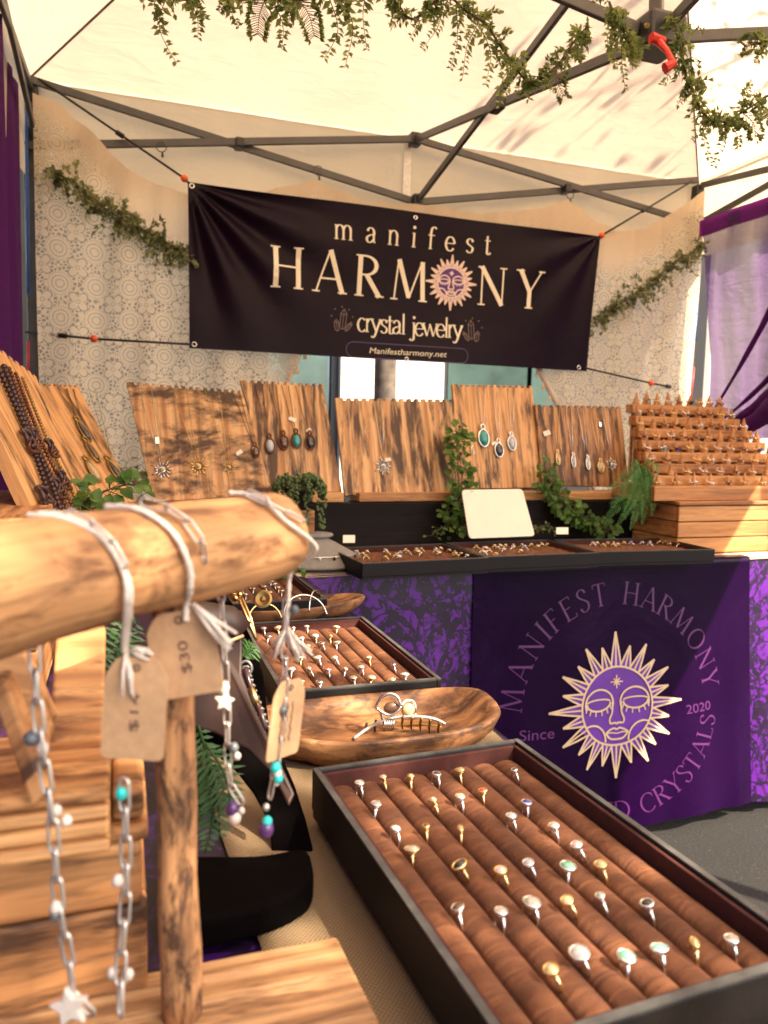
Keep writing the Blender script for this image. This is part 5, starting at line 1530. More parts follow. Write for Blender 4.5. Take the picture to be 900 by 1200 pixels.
# ================================================================== PLANTS ON THE TABLE
def vine(label, pts, n, ll, lw_, mat, spread, seed, name='ivy_plant', cat='plant', group=None, single=False, stem_r=.0016):
    r = random.Random(seed)
    P = bez(pts, 8)
    t = thing(name, label, cat, tuple(P[0]), group=group)
    MB().tube(P, stem_r, 5).build('stem', M['stem'], t, True)
    mb, tw = MB(), MB()
    for k in range(n):
        i = r.uniform(0, len(P)-1.01)
        p = lerp(P[int(i)], P[int(i)+1], i-int(i))
        d = rvec(r); d.z *= .6
        if d.length < .1: continue
        d.normalize()
        q = p + d*spread*r.uniform(.3, 1)
        tw.tube([p, q], .0007, 3)
        s = r.uniform(.75, 1.25)
        dl = (d+rvec(r)*.6+Vector((0, 0, -.4))).normalized()
        if single:
            lm_ = MB(); round_leaf(lm_, Vector((0, 0, 0)), dl, rvec(r)*.5+Vector((0, -.6, .6)), ll*s, lw_*s)
            o = lm_.build('leaf', M[mat], t, True, mw=Matrix.Translation(q))
        else:
            round_leaf(mb, q, dl, rvec(r)*.6+Vector((0, -.7, .5)), ll*s, lw_*s)
    tag(tw.build('twigs', M['stem'], t), kind='stuff')
    if not single: tag(mb.build('leaves', M[mat], t, True), kind='stuff')
    return t
def round_leaf(mb, p, d, upv, L, W):
    d = d.normalized()
    sd = d.cross(upv)
    if sd.length < 1e-4: sd = d.orthogonal()
    sd.normalize(); n = sd.cross(d)
    f = .12*W
    mb.add([p, p+d*L*.25+sd*W*.42+n*f, p+d*L*.62+sd*W*.48+n*f, p+d*L-n*f, p+d*L*.62-sd*W*.48+n*f, p+d*L*.25-sd*W*.42+n*f, p+d*L*.3, p+d*L*.65],
           [(0, 1, 6), (1, 2, 7, 6), (2, 3, 7), (3, 4, 7), (4, 5, 6, 7), (5, 0, 6)])
def fern(label, base, fronds, mat, ll, name='fern', seed=1, group=None):
    r = random.Random(seed)
    t = thing(name, label, 'fern', tuple(base), group=group)
    for pts in fronds:
        Q = bez(pts, 12)
        tot = sum((b-a).length for a, b in zip(Q, Q[1:]))
        n = max(8, int(tot/(ll*.24)))
        P = []
        acc, i = 0, 0
        cum = [0]
        for a, b in zip(Q, Q[1:]): cum.append(cum[-1]+(b-a).length)
        for k in range(n+1):
            d_ = tot*k/n
            while i < len(Q)-2 and cum[i+1] < d_: i += 1
            P.append(lerp(Q[i], Q[i+1], (d_-cum[i])/max(1e-9, cum[i+1]-cum[i])))
        st_ = MB().tube(P, [lerp(.0014, .0004, i/(len(P)-1)) for i in range(len(P))], 4)
        N = len(P)
        for i in range(1, N-1):
            d = (P[i+1]-P[i-1]).normalized()
            sd = d.cross(Vector((.2, -1, .35))).normalized()
            w_ = i/N
            s = min(1, .35+w_*2.2)*(1 if w_ < .6 else max(.15, 1-(w_-.6)/.42))
            for sg in (-1, 1):
                dd = (sd*sg+d*.35+Vector((0, 0, -.18))+rvec(r)*.12).normalized()
                q = P[i]+dd*ll*s*.5+Vector((0, 0, .0006))
                leaf(st_, P[i], dd, Vector((0, -.8, .6)), ll*s*r.uniform(.85, 1.1), ll*.15, .1)
        st_.build('frond', M[mat], t, True)
    return t
Yi = 2.13
vine('ivy trailing down between the streaky board and the tall board', [ony(536, 505, 2.17), ony(538, 530, 2.16), ony(541, 555, 2.13), ony(540, 580, 2.12), ony(533, 600, 2.11), ony(541, 622, 2.10)], 260, .021, .018, 'leaf', .042, 21)
vine('ivy trailing over the riser from the burnt board towards the fern', [ony(637, 545, 2.15), ony(645, 568, 2.14), ony(658, 590, 2.12), ony(675, 602, 2.10), ony(690, 612, 2.09), ony(715, 622, 2.08)], 300, .021, .018, 'leaf', .042, 22)
vine('thin pale sprig lying on the black riser left of the card', [ony(505, 628, 2.10), ony(520, 618, 2.11), ony(545, 618, 2.10)], 30, .012, .008, 'leaf', .022, 23)
vine('small sprig peeping out right of the blank card', [ony(628, 625, 2.10), ony(636, 616, 2.11), ony(650, 622, 2.10)], 30, .012, .008, 'leaf_garland', .02, 24)
b_ = ony(748, 560, 2.02)
fr_ = []
for (u, v, k) in ((738, 622, 0), (722, 618, 1), (704, 614, 2), (752, 616, 3), (764, 606, 4), (714, 592, 5), (730, 606, 6), (745, 612, 7), (772, 556, 8), (712, 574, 9), (758, 590, 10)):
    e = ony(u, v, 1.955+.008*(k % 3))
    b0 = ony(750, 548, 2.05)
    fr_.append([b0, lerp(b0, e, .3)+Vector((.0, -.03, .025)), lerp(b0, e, .65)+Vector((.004*(k % 3-1), -.025, .008)), e])
fern('bright green fern spilling between the burnt board and the crate', b_, fr_, 'leaf_fern', .030, seed=3)
# succulent on a block
t = thing('wood_block', 'small tan wood block standing under the succulent pot', 'block', tuple(onz(356, 640, TZ+.006)))
by = 2.02
a, b = ony(346, 622, by), ony(369, 598, by)
MB().box((a.x, by, TZ+.006), (b.x, by+.06, b.z)).build('block_body', M['pine_x'], t, bevel=.003)
t = thing('succulent_plant', 'trailing string of pearls succulent in a small black pot', 'plant', (b.x-.03, by+.03, b.z+.001))
pc = Vector((b.x-.035, by+.035, b.z+.001))
MB().lathe([(.026, 0), (.034, .05), (.037, .05), (.037, .058), (.03, .058), (.028, .045)], 14, Matrix.Translation(pc)).build('pot', M['pot'], t, True)
sb, sm = MB(), MB()
rr_ = random.Random(9)
for k in range(26):
    a = rr_.uniform(0, 2*PI)
    q0 = pc + Vector((.02*math.cos(a), .02*math.sin(a), .055))
    q1 = q0 + Vector((.03*math.cos(a), .03*math.sin(a), rr_.uniform(.01, .04)))
    q2 = q1 + Vector((.02*math.cos(a), .02*math.sin(a)-.008, -rr_.uniform(.02, .14 if math.sin(a) < .2 else .05)))
    P = bez([q0, q1, lerp(q1, q2, .4)+Vector((.008*math.cos(a), .008*math.sin(a), 0)), q2], 7)
    sm.tube(P, .0007, 3)
    for p in P:
        for _ in range(2): sb.ball(p+rvec(rr_)*.006, rr_.uniform(.0035, .0052), 6, 4)
sm.build('stem', M['stem'], t); tag(sb.build('pearl_leaves', M['leaf_succ'], t, True), kind='stuff')
# leafy sprig behind the log, large leaves
vine('green round leaf ivy sprig at the foot of the pale left board', [at(78, 600, 1.30), at(100, 588, 1.30), at(125, 575, 1.32), at(150, 568, 1.34), at(166, 572, 1.36)], 44, .026, .020, 'leaf', .030, 31, single=True)
vine('second green ivy sprig low behind the log', [at(85, 570, 1.36), at(92, 590, 1.30), at(120, 604, 1.25)], 26, .026, .020, 'leaf', .028, 32, single=True)
vine('dark leafy garland end lying behind the left boards', [at(140, 548, 2.1), at(150, 560, 2.1), at(166, 575, 2.1)], 40, .03, .02, 'leaf_euc', .05, 33)

# ================================================================== LEFT TABLE DISPLAYS
# grey bust
t = thing('necklace_bust', 'low grey suede necklace bust lying at the table corner', 'necklace bust', tuple(onz(375, 670, TZ+.008)))
bc = onz(384, 666, TZ+.006)
up_ = Vector((.16, -.30, .94)).normalized()
bmx = Matrix.Translation(bc+Vector((-.01, .035, .004)))
prof = [(.112, .000), (.124, .003), (.126, .007), (.121, .012), (.108, .019), (.092, .028), (.074, .038), (.057, .048), (.042, .057), (.030, .064), (.022, .068)]
bm_ = MB()
for i in range(24):
    pass
def bustp(u, v):
    r, z = prof[int(v)] if v == int(v) else (0, 0)
mb = MB()
for (r, z) in prof:
    for j in range(28):
        a = 2*PI*j/28
        q = Vector((r*1.08*math.cos(a), r*.78*math.sin(a)+z*.55, z+.16*(r-.04)*.0))
        mb.v.append(bmx @ q)
for i in range(len(prof)-1):
    for j in range(28):
        j2 = (j+1) % 28
        mb.f.append((i*28+j, i*28+j2, (i+1)*28+j2, (i+1)*28+j))
mb.f.append(tuple(reversed(range(28)))); mb.f.append(tuple((len(prof)-1)*28+j for j in range(28)))
mb.build('bust_body', M['greystand'], t, True)
mb2 = MB()
top_z = .078
for (rx, z) in ((.022, .066), (.038, .071), (.041, .075), (.038, .079), (.020, .082), (.0, .083)):
    for j in range(20):
        a = 2*PI*j/20
        mb2.v.append(bmx @ Vector((rx*1.1*math.cos(a), rx*.75*math.sin(a)+z*.55, z)))
for i in range(5):
    for j in range(20):
        j2 = (j+1) % 20
        mb2.f.append((i*20+j, i*20+j2, (i+1)*20+j2, (i+1)*20+j))
mb2.build('neck_cap', M['greystand'], t, True)
t2 = thing('necklace', 'pale charm necklace draped over the grey suede bust', 'necklace', tuple(bc))
npts = []
for k in range(15):
    a = R(-150+10*k)
    f = .5+.06*math.sin(k*.4)
    rr0, zz = .096, .0265
    npts.append(bmx @ Vector((rr0*1.14*math.cos(a), rr0*.82*math.sin(a)+zz*.55, zz+.0035)))
mb = MB().tube(npts, .0014, 5)
mb.build('chain', M['silver'], t2, True)
for k in range(1, 14, 2):
    MB().ball(npts[k]+Vector((0, -.004, -.004)), (.0045, .004, .0055), 8, 5).build('charm', M['shell'] if k % 4 == 1 else M['darkbead'], t2, True)

# oval wooden slab with hoops
sc0 = onz(352, 713, TZ+.02)
t = thing('wood_slab', 'oval wooden slab dish between the two far left trays', 'dish', (sc0.x, sc0.y, TZ+.004))
def oval_dish(name, t, cx, cy, z0, ax, ay, h, rot, dep, mat, edge, n=36, sup=2.4, wob=.03, seed=1):
    ph = random.Random(seed).uniform(0, 6)
    prof = [(.60, 0), (.82, .12), (.95, .55), (1.0, .92), (.985, 1.0), (.93, .99), (.87, .86), (.72, 1-dep*.8), (.5, 1-dep), (.25, 1-dep*1.04)]
    m = MB()
    for (s, z) in prof:
        for j in range(n):
            a = 2*PI*j/n
            c, si = math.cos(a), math.sin(a)
            ex = 2/sup
            x = math.copysign(abs(c)**ex, c)*ax*s; y = math.copysign(abs(si)**ex, si)*ay*s
            k = 1+wob*math.sin(3*a+ph)+wob*.6*math.sin(5*a+2*ph)
            zz = h*z*(1+.10*math.cos(2*a) if z > .5 else 1) + (.0014*math.sin(a*9+s*30) if s < .9 else 0)
            m.v.append(Vector((x*k, y*k, zz)))
    for i in range(len(prof)-1):
        for j in range(n):
            j2 = (j+1) % n
            m.f.append((i*n+j, i*n+j2, (i+1)*n+j2, (i+1)*n+j))
    m.f.append(tuple(reversed(range(n)))); m.f.append(tuple((len(prof)-1)*n+j for j in range(n)))
    return m.build(name, M[mat], t, True, mw=Matrix.Translation((cx, cy, z0)) @ Matrix.Rotation(rot, 4, 'Z'))
oval_dish('dish_body', t, sc0.x-.02, sc0.y, TZ+.004, .150, .052, .030, R(8), .35, 'bowl', 'bowl_edge', seed=4)
def hoop(c, r, nrm_, rad, mat, a0, a1, label, name='hoop_earring'):
    t = thing(name, label, 'earring', tuple(c))
    nrm_ = Vector(nrm_).normalized(); x = nrm_.orthogonal().normalized()
    x = (Vector((0, 0, 1))-nrm_*nrm_.z).normalized(); y = nrm_.cross(x)
    n = 24
    MB().tube([c + x*r*math.cos(R(lerp(a0, a1, k/n)))+y*r*math.sin(R(lerp(a0, a1, k/n))) for k in range(n+1)], rad, 6).build('hoop', M[mat], t, True)
    MB().ball(c + x*r*math.cos(R(a0))+y*r*math.sin(R(a0)), rad*1.5, 6, 4).build('clasp', M[mat], t, True)
hz = TZ+.03
c = onz(311, 727, hz); hoop(c+Vector((0, 0, .0)), .030, (.2, -1, .5), .0018, 'gold', -85, 85, 'gold hoop earring standing on the oval slab dish')
c = onz(358, 722, hz); hoop(c+Vector((0, 0, .0)), .040, (.1, -1, .6), .0018, 'silver', -88, 88, 'silver hoop earring standing on the oval slab dish')
c = onz(372, 716, hz); hoop(c+Vector((0, .01, .0)), .036, (.9, -.6, .1), .0014, 'silver', -80, 85, 'thin silver hoop earring crossing the larger one')
c = at(308, 702, 1.26)
t = thing('brass_disc_earring', 'round old brass disc leaning against the oval slab dish', 'earring', tuple(c))
md_ = frame(c, _rt, -_fw*.9+_up*.35)
MB().lathe([(.0155, 0), (.0155, .0015), (.012, .0022), (.005, .0012), (.004, .004), (.0, .0045)], 20, md_, cap=False).build('disc', M['brass'], t, False)

# wooden bowl with hair claw
w0 = onz(447, 845, TZ+.035)
bowl = thing('wooden_bowl', 'long carved wooden dough bowl on the burlap behind the front tray', 'bowl', (.282, .800, TZ+.005))
bm0 = Matrix.Translation((.287, .800, TZ+.005)) @ Matrix.Rotation(R(-2), 4, 'Z')
oval_dish('bowl_body', bowl, .279, .800, TZ+.005, .142, .074, .038, R(-1), .62, 'bowl', 'bowl_edge', 48, 2.7, .022, 2)
cl = thing('hair_claw', 'silver wire hair claw with tortoise body lying in the wooden bowl', 'hair claw', tuple(onz(468, 850, TZ+.03)))
dC = .86
def cp(u, v, dd=0): return at(u, v, dC+dd)
mb = MB().tube(bez([cp(414, 866, -.01), cp(432, 853), cp(448, 845), cp(468, 840, .005), cp(492, 840, .008), cp(510, 843, .01), cp(522, 849, .01)], 6), [.0022]*37, 6)
mb.build('claw_spine', M['chain_white'], cl, True)
MB().tube(bez([cp(449, 846), cp(446, 834), cp(441, 828), cp(446, 818), cp(457, 813), cp(466, 817), cp(470, 826), cp(476, 821, .005), cp(484, 822, .01), cp(487, 832, .01), cp(484, 842, .01)], 6), .0019, 6).build('wire_heart', M['silver'], cl, True)
MB().tube(bez([cp(444, 832, -.006), cp(455, 838, -.006), cp(464, 835, -.006), cp(470, 828, -.004)], 6), .0016, 6).build('wire_heart', M['silver'], cl, True)
pb = [cp(447, 826, .002), cp(462, 822, .002), cp(474, 829, .002), cp(470, 838, .002), cp(452, 836, .002)]
MB().ball(cp(460, 829, .004), (.011, .005, .007), 10, 7).build('tortoise_body', M['brown'] if 'brown' in M else ST['brown'], cl, True)
MB().ball(cp(478, 832, .008), (.008, .005, .008), 10, 7).build('tortoise_body', ST['pale'], cl, True)
for k in range(9):
    u = lerp(430, 515, k/8)
    v = 853-13*math.sin(PI*min(1, (u-414)/108*.9))
    MB().tube([cp(u, v, .002), cp(u-1.5, v+8, .012), cp(u-1, v+14, .018)], [.0018, .0016, .0010], 5).build('claw_tooth', M['brass'] if k > 3 else M['bark'], cl, True)
MB().tube(bez([cp(430, 862, .03), cp(455, 852, .035), cp(490, 849, .035), cp(518, 853, .03)], 6), .0024, 6).build('claw_spine', M['brass'], cl, True)
for k in range(5):
    u = lerp(452, 462, k/4)
    MB().tube([cp(u, 842), cp(u-2, 851, -.004), cp(u-3, 856, .0)], .0012, 5).build('wire_wrap', M['silver'], cl, True)

# dark leather stand between the log and the trays
lsd = thing('leather_stand', 'black and brown leather jewelry stand in shadow behind the log', 'display stand', (.1, .6, TZ+.006))
def sheet_px(px, d0, d1, thick, name, mat, parent, y0=None, y1=None, bev=.002):
    """outline traced at its own distance on a leaning plane, given real thickness"""
    vs = [v for _, v in px]
    lo, hi = min(vs), max(vs)
    P = [at(u, v, lerp(d0, d1, (v-lo)/(hi-lo))) for u, v in px]
    n = Vector((0, 0, 0))
    for i in range(len(P)): n += P[i].cross(P[(i+1) % len(P)])
    n.normalize()
    if n.dot(CAM-P[0]) < 0: n = -n; P.reverse()
    k = len(P)
    m = MB().add(P+[p-n*thick for p in P], [tuple(range(k)), tuple(reversed(range(k, 2*k)))]+[(i, k+i, k+(i+1) % k, (i+1) % k) for i in range(k)])
    return m.build(name, mat, parent, False, bev)
arm = bez([at(u, v, 1)-CAM for u, v in ((236, 672), (262, 690), (288, 735), (306, 785), (314, 840), (330, 885), (352, 945), (368, 1003))], 4)
sheet_px([(225, 668), (240, 672), (262, 690), (282, 722), (298, 755), (308, 790), (314, 845), (330, 885), (345, 920), (358, 960), (369, 1005), (367, 1014), (356, 1010), (318, 1004), (317, 978), (309, 952), (297, 930), (277, 904), (255, 885), (225, 868), (196, 800), (195, 700)], .80, .64, .006, 'back_panel', M['leather_dark'], lsd)
sheet_px([(182, 742), (205, 728), (240, 722), (272, 728), (284, 742), (283, 790), (298, 830), (322, 880), (345, 930), (338, 945), (318, 905), (290, 878), (250, 858), (205, 848), (184, 830)], .72, .63, .005, 'front_panel', M['leather'], lsd)
MB().tube([at(186, 738, .70), at(230, 724, .71), at(268, 729, .72), at(284, 742, .72)], [.016, .017, .016, .013], 12).build('rolled_top', M['leather'], lsd, True)
MB().tube([at(250, 748, .70), at(270, 751, .70), at(285, 745, .71)], .0016, 5).build('tie_cord', M['kraft'], lsd, True)
base = MB()
bz0, bz1 = TZ+.006, TZ+.030
bq = [onz(196, 1000, bz1), onz(300, 1000, bz1), onz(352, 992, bz1), onz(365, 1003, bz1), onz(362, 1035, bz1), onz(305, 1062, bz1), onz(196, 1085, bz1)]
bq2 = bez(bq, 6)
base.prism([(p.x, p.y) for p in bq2][::-1], bz0, bz1)
base.build('base_pad', M['leather_dark'], lsd, bevel=.009, seg=4)
t = thing('stick_chain', 'thin brass stick chain hanging along the black leather edge', 'necklace', tuple(at(265, 690, .78)))
mb = MB().tube([at(u, v, .775) for u, v in ((262, 686), (270, 695), (279, 697))], .0011, 5)
for (u, v) in ((271, 694), (276, 701), (281, 697)): mb.ball(at(u, v, .772), .0035, 7, 5)
mb.build('chain', M['brass'], t, True)
MB().tube([at(280, 702, .77), at(290, 725, .765), at(300, 748, .755)], .0018, 6).build('bar_link', M['gold'], t, True)
MB().tube([at(284, 701, .77), at(294, 724, .765), at(301, 750, .755)], .0012, 6).build('bar_link', M['gold'], t, True)
t = thing('dark_bracelet', 'dark twisted wire bracelet hanging beside the brown leather', 'bracelet', tuple(at(290, 790, .70)))
P = [at(u, v, d_) for u, v, d_ in ((287, 783, .70), (291, 797, .70), (297, 815, .69), (305, 835, .68), (312, 855, .67))]
MB().tube(P, .0034, 7).build('wire_core', M['darkbead'], t, True)
PP = bez(P, 10)
for s in range(2): MB().tube([p+_rt*.004*math.cos(i*.9+s*PI)+_up*.003*math.sin(i*.9+s*PI) for i, p in enumerate(PP)], .0012, 5).build('wire_wrap', M['metal_lt'], t, True)
c = at(288, 783, .70)
MB().tube([c+_rt*.0055*math.cos(k*PI/6)+_up*.0065*math.sin(k*PI/6) for k in range(12)], .0013, 5, closed=True).build('end_loop', M['metal_lt'], t, True)
MB().tube([at(294, 806, .688), at(301, 824, .682)], [.003, .0036], 8).build('amber_bead', M['gold'], t, True)
fern('fern frond hanging in front of the burlap behind the post', at(250, 880, .6), [[at(232, 850, .60), at(244, 890, .60), at(252, 930, .60), at(246, 975, .60), at(240, 1000, .60)], [at(240, 870, .6), at(262, 905, .6), at(272, 950, .6)], [at(236, 870, .61), at(232, 920, .6), at(236, 960, .6)], [at(244, 890, .6), at(256, 950, .61), at(258, 985, .61)]], 'leaf_fern_dark', .020, seed=5)
fern('dark fern sprig behind the paper tags', at(140, 760, .75), [[at(128, 800, .75), at(135, 770, .75), at(150, 740, .75), at(165, 728, .75)], [at(128, 800, .75), at(125, 760, .75), at(128, 735, .75)], [at(135, 800, .75), at(150, 775, .75), at(160, 765, .75)], [at(130, 800, .76), at(140, 750, .76), at(140, 725, .76)]], 'leaf_fern_dark', .024, seed=6)
fern('small fern tip beside the brown leather roll', at(286, 760, .75), [[at(280, 775, .75), at(286, 762, .75), at(292, 750, .75)], [at(284, 770, .75), at(292, 764, .75), at(300, 758, .75)], [at(288, 800, .74), at(296, 830, .73), at(300, 860, .72)]], 'leaf_fern', .014, seed=7)
vine('small green leaves between the log and the grey bust', [onz(322, 668, .80), onz(338, 664, .80), onz(350, 666, .80)], 30, .018, .014, 'leaf', .022, 35)

# ================================================================== FOREGROUND
# crates at the left
def px_box(name, label, cat, px, d, depth_y, thick_up, mat, bev=.003):
    pass
crt = thing('stacked_crate', 'worn wooden crate behind the post at the lower left', 'crate', (-.1, .5, TZ))
fy = .435
e0 = ony(166, 925, fy); e1 = ony(178, 1150, fy)
xr = (e0.x+e1.x)/2
zhigh = e0.z
ztop = ony(100, 1004, .405).z - .0105
zmid = ony(170, 1055, fy).z
for (z0, z1, mat, pr) in ((TZ+.004, zmid-.0025, 'crate', 0), (zmid, ztop, 'crate', .0025)):
    MB().box((-.26, fy-pr, z0), (xr-pr, fy+.018, z1)).build('front_plank', M[mat], crt, bevel=.003)
    MB().box((xr-.018-pr, fy+.0185, z0), (xr-pr, fy+.15, z1)).build('end_plank', M['pine_y'], crt, bevel=.003)
MB().box((-.26, fy-.004, ztop+.0005), (xr+.001, fy+.155, ztop+.010)).build('lid', M['pine_x'], crt, bevel=.003)
eb = thing('end_block', 'short scorched block standing on the crate right of the slats', 'block', (xr-.02, .48, ztop+.011))
MB().box((ony(131, 930, fy).x, fy+.001, ztop+.0115), (xr-.001, fy+.10, zhigh)).build('block_body', M['crate'], eb, bevel=.003)
sl_ = thing('slatted_board', 'ridged slatted board lying on the crate at lower left', 'board', (-.06, .42, ztop+.011))
sx = ony(128, 960, .40).x
z1 = ony(100, 928, .40).z; z0 = ztop+.011
for k in range(4):
    MB().box((-.25, .405+.003*k, z0+.0078*(k)), (sx, .50, z0+.0078*(k+1)-.001)).build('slat', M['pine_x'] if k % 2 else M['endgrain'], sl_, bevel=.002)
up_b = thing('upright_plank', 'pale upright plank standing on the slatted board behind the tags', 'plank', tuple(at(90, 945, .44)))
panel('plank', M['pine_x'], [at(66, 733, .52), at(124, 733, .53), at(120, 946, .445), at(52, 953, .435)], .022, up_b, .002)
for i, (q, lab) in enumerate((([at(-20, 790, .40), at(2, 785, .40), at(54, 928, .385), at(36, 945, .385)], 'leaning scorched batten crossing the lower left corner'),
                              ([at(20, 742, .46), at(66, 735, .47), at(72, 840, .45), at(40, 800, .44)], 'short batten leaning behind the pale chain'),
                              ([at(-30, 740, .44), at(22, 742, .44), at(60, 850, .43), at(46, 905, .42)], 'wide leaning board behind the left chain'))):
    t = thing('leaning_board', lab, 'board', tuple(q[2]))
    panel('board_plank', M['crate' if i == 0 else 'scorch_c'], q, .012, t, .002)
bx0 = thing('shelf_crate', 'plain wooden crate under the nearest left board', 'crate', (-.16, 1.2, TZ))
q0, q1 = onz(30, 640, .80), ony(0, 590, 1.1)
zc = at(20, 598, 1.15).z
for k in range(3):
    a_, b_ = lerp(TZ+.004, zc, k/3), lerp(TZ+.004, zc, (k+1)/3)
    MB().box((-.262, 1.02, a_), (-.10, 1.036, b_-.003)).build('front_plank', M['crate'], bx0, bevel=.002)
    MB().box((-.115, 1.0365, a_), (-.10, 1.48, b_-.003)).build('side_plank', M['pine_y'], bx0, bevel=.002)
MB().box((-.264, 1.016, zc), (-.096, 1.50, zc+.012)).build('lid', M['pine_y'], bx0, bevel=.002)

# T-bar: post, log, base
TB = thing('log_stand', 'peeled log bracelet bar on a round post and plank base', 'display stand', tuple(at(212, 1185, .42)))
LA, LB = at(-70, 705, .315), at(338, 622, .455)
ax = (LB-LA)
m_ = frame(LA, ax, (0, 0, 1))
Ln = ax.length
mb = MB()
N, S_ = 40, 28
rr_ = random.Random(12)
for i in range(N+1):
    u = i/N
    r = lerp(.0295, .0242, u)*(1+.02*math.sin(u*9+1)+.012*math.sin(u*23))
    e = (1-u)*Ln
    if e < .010: r *= math.sqrt(max(.0, 1-(1-e/.010)**2))*.42+.58
    for j in range(S_):
        a = 2*PI*j/S_
        k = 1+.022*math.sin(3*a+u*4)+.012*math.sin(5*a-u*9)
        mb.v.append(Vector((u*Ln, r*k*math.cos(a), r*k*math.sin(a)+.0015*math.sin(u*6))))
for i in range(N):
    for j in range(S_):
        j2 = (j+1) % S_
        mb.f.append((i*S_+j, i*S_+j2, (i+1)*S_+j2, (i+1)*S_+j))
mb.f.append(tuple(reversed(range(S_)))); mb.f.append(tuple(N*S_+j for j in range(S_)))
mb.build('log', M['log'], TB, True, mw=m_)
pt_, pb_ = at(200, 690, .405), at(213, 1188, .425)
P = [lerp(pb_, pt_, k/12) for k in range(13)]
MB().tube([p+Vector((.0006*math.sin(i*1.3), 0, 0)) for i, p in enumerate(P)], [.0108*(1+.05*math.sin(i*.9)) for i in range(13)], 20).build('post', M['post'], TB, True)
bz = pb_.z
bs = [onz(-60, 1183, bz), onz(395, 1095, bz), onz(455, 1215, bz), onz(-40, 1330, bz)]
xd = (bs[1]-bs[0]).normalized()
mB = frame((bs[0].x, bs[0].y, bz), xd, (0, 0, 1)); mBi = mB.inverted()
pl_ = [(mBi @ b).xy for b in bs]
MB().prism([tuple(p) for p in (pl_[3], pl_[2], pl_[1], pl_[0])], -.026, 0).build('base_plank', M['oak_base'], TB, bevel=.003, mw=mB)
e0_, e1_ = bs[2]+ (bs[2]-bs[1])*.0, bs[1]
tb_z = TZ+.004
fb = thing('base_block', 'wood block carrying the log stand above the burlap', 'block', (bs[1].x-.2, bs[1].y-.05, tb_z))
if bz-.0265 > tb_z+.003:
    cb_ = lerp(bs[0], bs[2], .5)
    MB().box((cb_.x-.09, cb_.y-.03, tb_z+.001), (cb_.x+.03, cb_.y+.03, bz-.0265)).build('block_body', M['crate'], fb, bevel=.002)
else:
    bpy.data.objects.remove(fb)

# ---- bracelets of pale links
def link_mesh(L, W, r, mat):
    k_ = ('lk', round(L, 5), round(W, 5), mat)
    if k_ not in _cache:
        pts = [(W*math.cos(a), 0, (L-W)+W*math.sin(a)) for a in [PI*k/6 for k in range(7)]] + [(W*math.cos(a), 0, -(L-W)+W*math.sin(a)) for a in [PI+PI*k/6 for k in range(7)]]
        _cache[k_] = MB().tube(pts, r, 6, closed=True).mesh('chain_link', M[mat], True)
    return _cache[k_]
def chain(t, pts, L=.0078, W=.0025, r=.00075, mat='chain_white', twist=.9):
    P = bez(pts, 10)
    D = [0]
    for a, b in zip(P, P[1:]): D.append(D[-1]+(b-a).length)
    step = L*2-r*3.2
    n = int(D[-1]/step)
    me = link_mesh(L, W, r, mat)
    out = []
    for k in range(n):
        s = (k+.5)*step
        i = max(j for j in range(len(D)) if D[j] <= s)
        i = min(i, len(P)-2)
        p = lerp(P[i], P[i+1], (s-D[i])/max(1e-9, D[i+1]-D[i]))
        d = (P[i+1]-P[i]).normalized()
        x = _rt - d*_rt.dot(d); x.normalize()
        y = d.cross(x)
        m = Matrix(((x.x, y.x, d.x, p.x), (x.y, y.y, d.y, p.y), (x.z, y.z, d.z, p.z), (0, 0, 0, 1))) @ Matrix.Rotation(twist if k % 2 else .25, 4, 'Z')
        link('chain_link', me, t, mw=m)
        out.append(p)
    return out
def paper_tag(label, c, wpx, hpx, d, tilt, text, yaw=0):
    t = thing('kraft_tag', label, 'price tag', tuple(at(*c, d)))
    k = d/F
    m = frame(at(*c, d), _rt*math.cos(tilt)+_up*math.sin(tilt), -_fw) @ Matrix.Rotation(yaw, 4, 'Y')
    w_, h_ = wpx*k/2, hpx*k/2
    q = [Vector(p) for p in ((-w_, -h_), (w_, -h_), (w_, h_*.62), (w_*.62, h_), (-w_*.62, h_), (-w_, h_*.62))]
    MB().prism(rounded(q, min(w_, h_)*.22, 4), -.00025, .00025).build('tag_card', M['kraft'], t, mw=m)
    # string hole
    MB().tube([(w_*.10*math.cos(a*PI/6), h_*.80+w_*.10*math.sin(a*PI/6), .0006) for a in range(12)], w_*.03, 5, closed=True).build('string_hole', M['ink'], t, mw=m)
    if text:
        d_ = Decal(lambda x, y: (m @ Vector((x, y, .0004)), (m.to_3x3() @ Vector((0, 0, 1)))), .0002)
        d_.sans(text, (w_*.14, -h_*.45), (w_*.14, h_*.30), w_*.30)
        o = d_.build('price_writing', 'ink', t)
    return t, m
def yarn(t, pts, r=.0016, name='yarn_loop'):
    P = bez(pts, 8)
    MB().tube(P, [r*(1+.12*math.sin(i*1.9)) for i in range(len(P))], 7).build(name, M['yarn'], t, True)
def tuft(t, p, d, L, r, seed):
    rr = random.Random(seed)
    mb = MB()
    for k in range(9):
        e = (d.normalized()+rvec(rr)*.25).normalized()
        mb.tube([p, p+e*L*.5+rvec(rr)*.001, p+e*L*rr.uniform(.8, 1.05)+rvec(rr)*.002], [r*.5, r*.55, r*.35], 4)
    tag(mb.build('yarn_tuft', M['yarn'], t, True), kind='stuff')
def over_log(uL, vtop, dd):
    """front side points of a loop going over the log top"""
    return dd
def lpt(u, ang, lift=.002):
    """point on the log's skin at fraction u along it, angle 0 towards the camera side, 90 on top"""
    r = lerp(.0295, .0242, u)+lift
    return m_ @ Vector((u*Ln, -r*math.cos(R(ang)), r*math.sin(R(ang))))
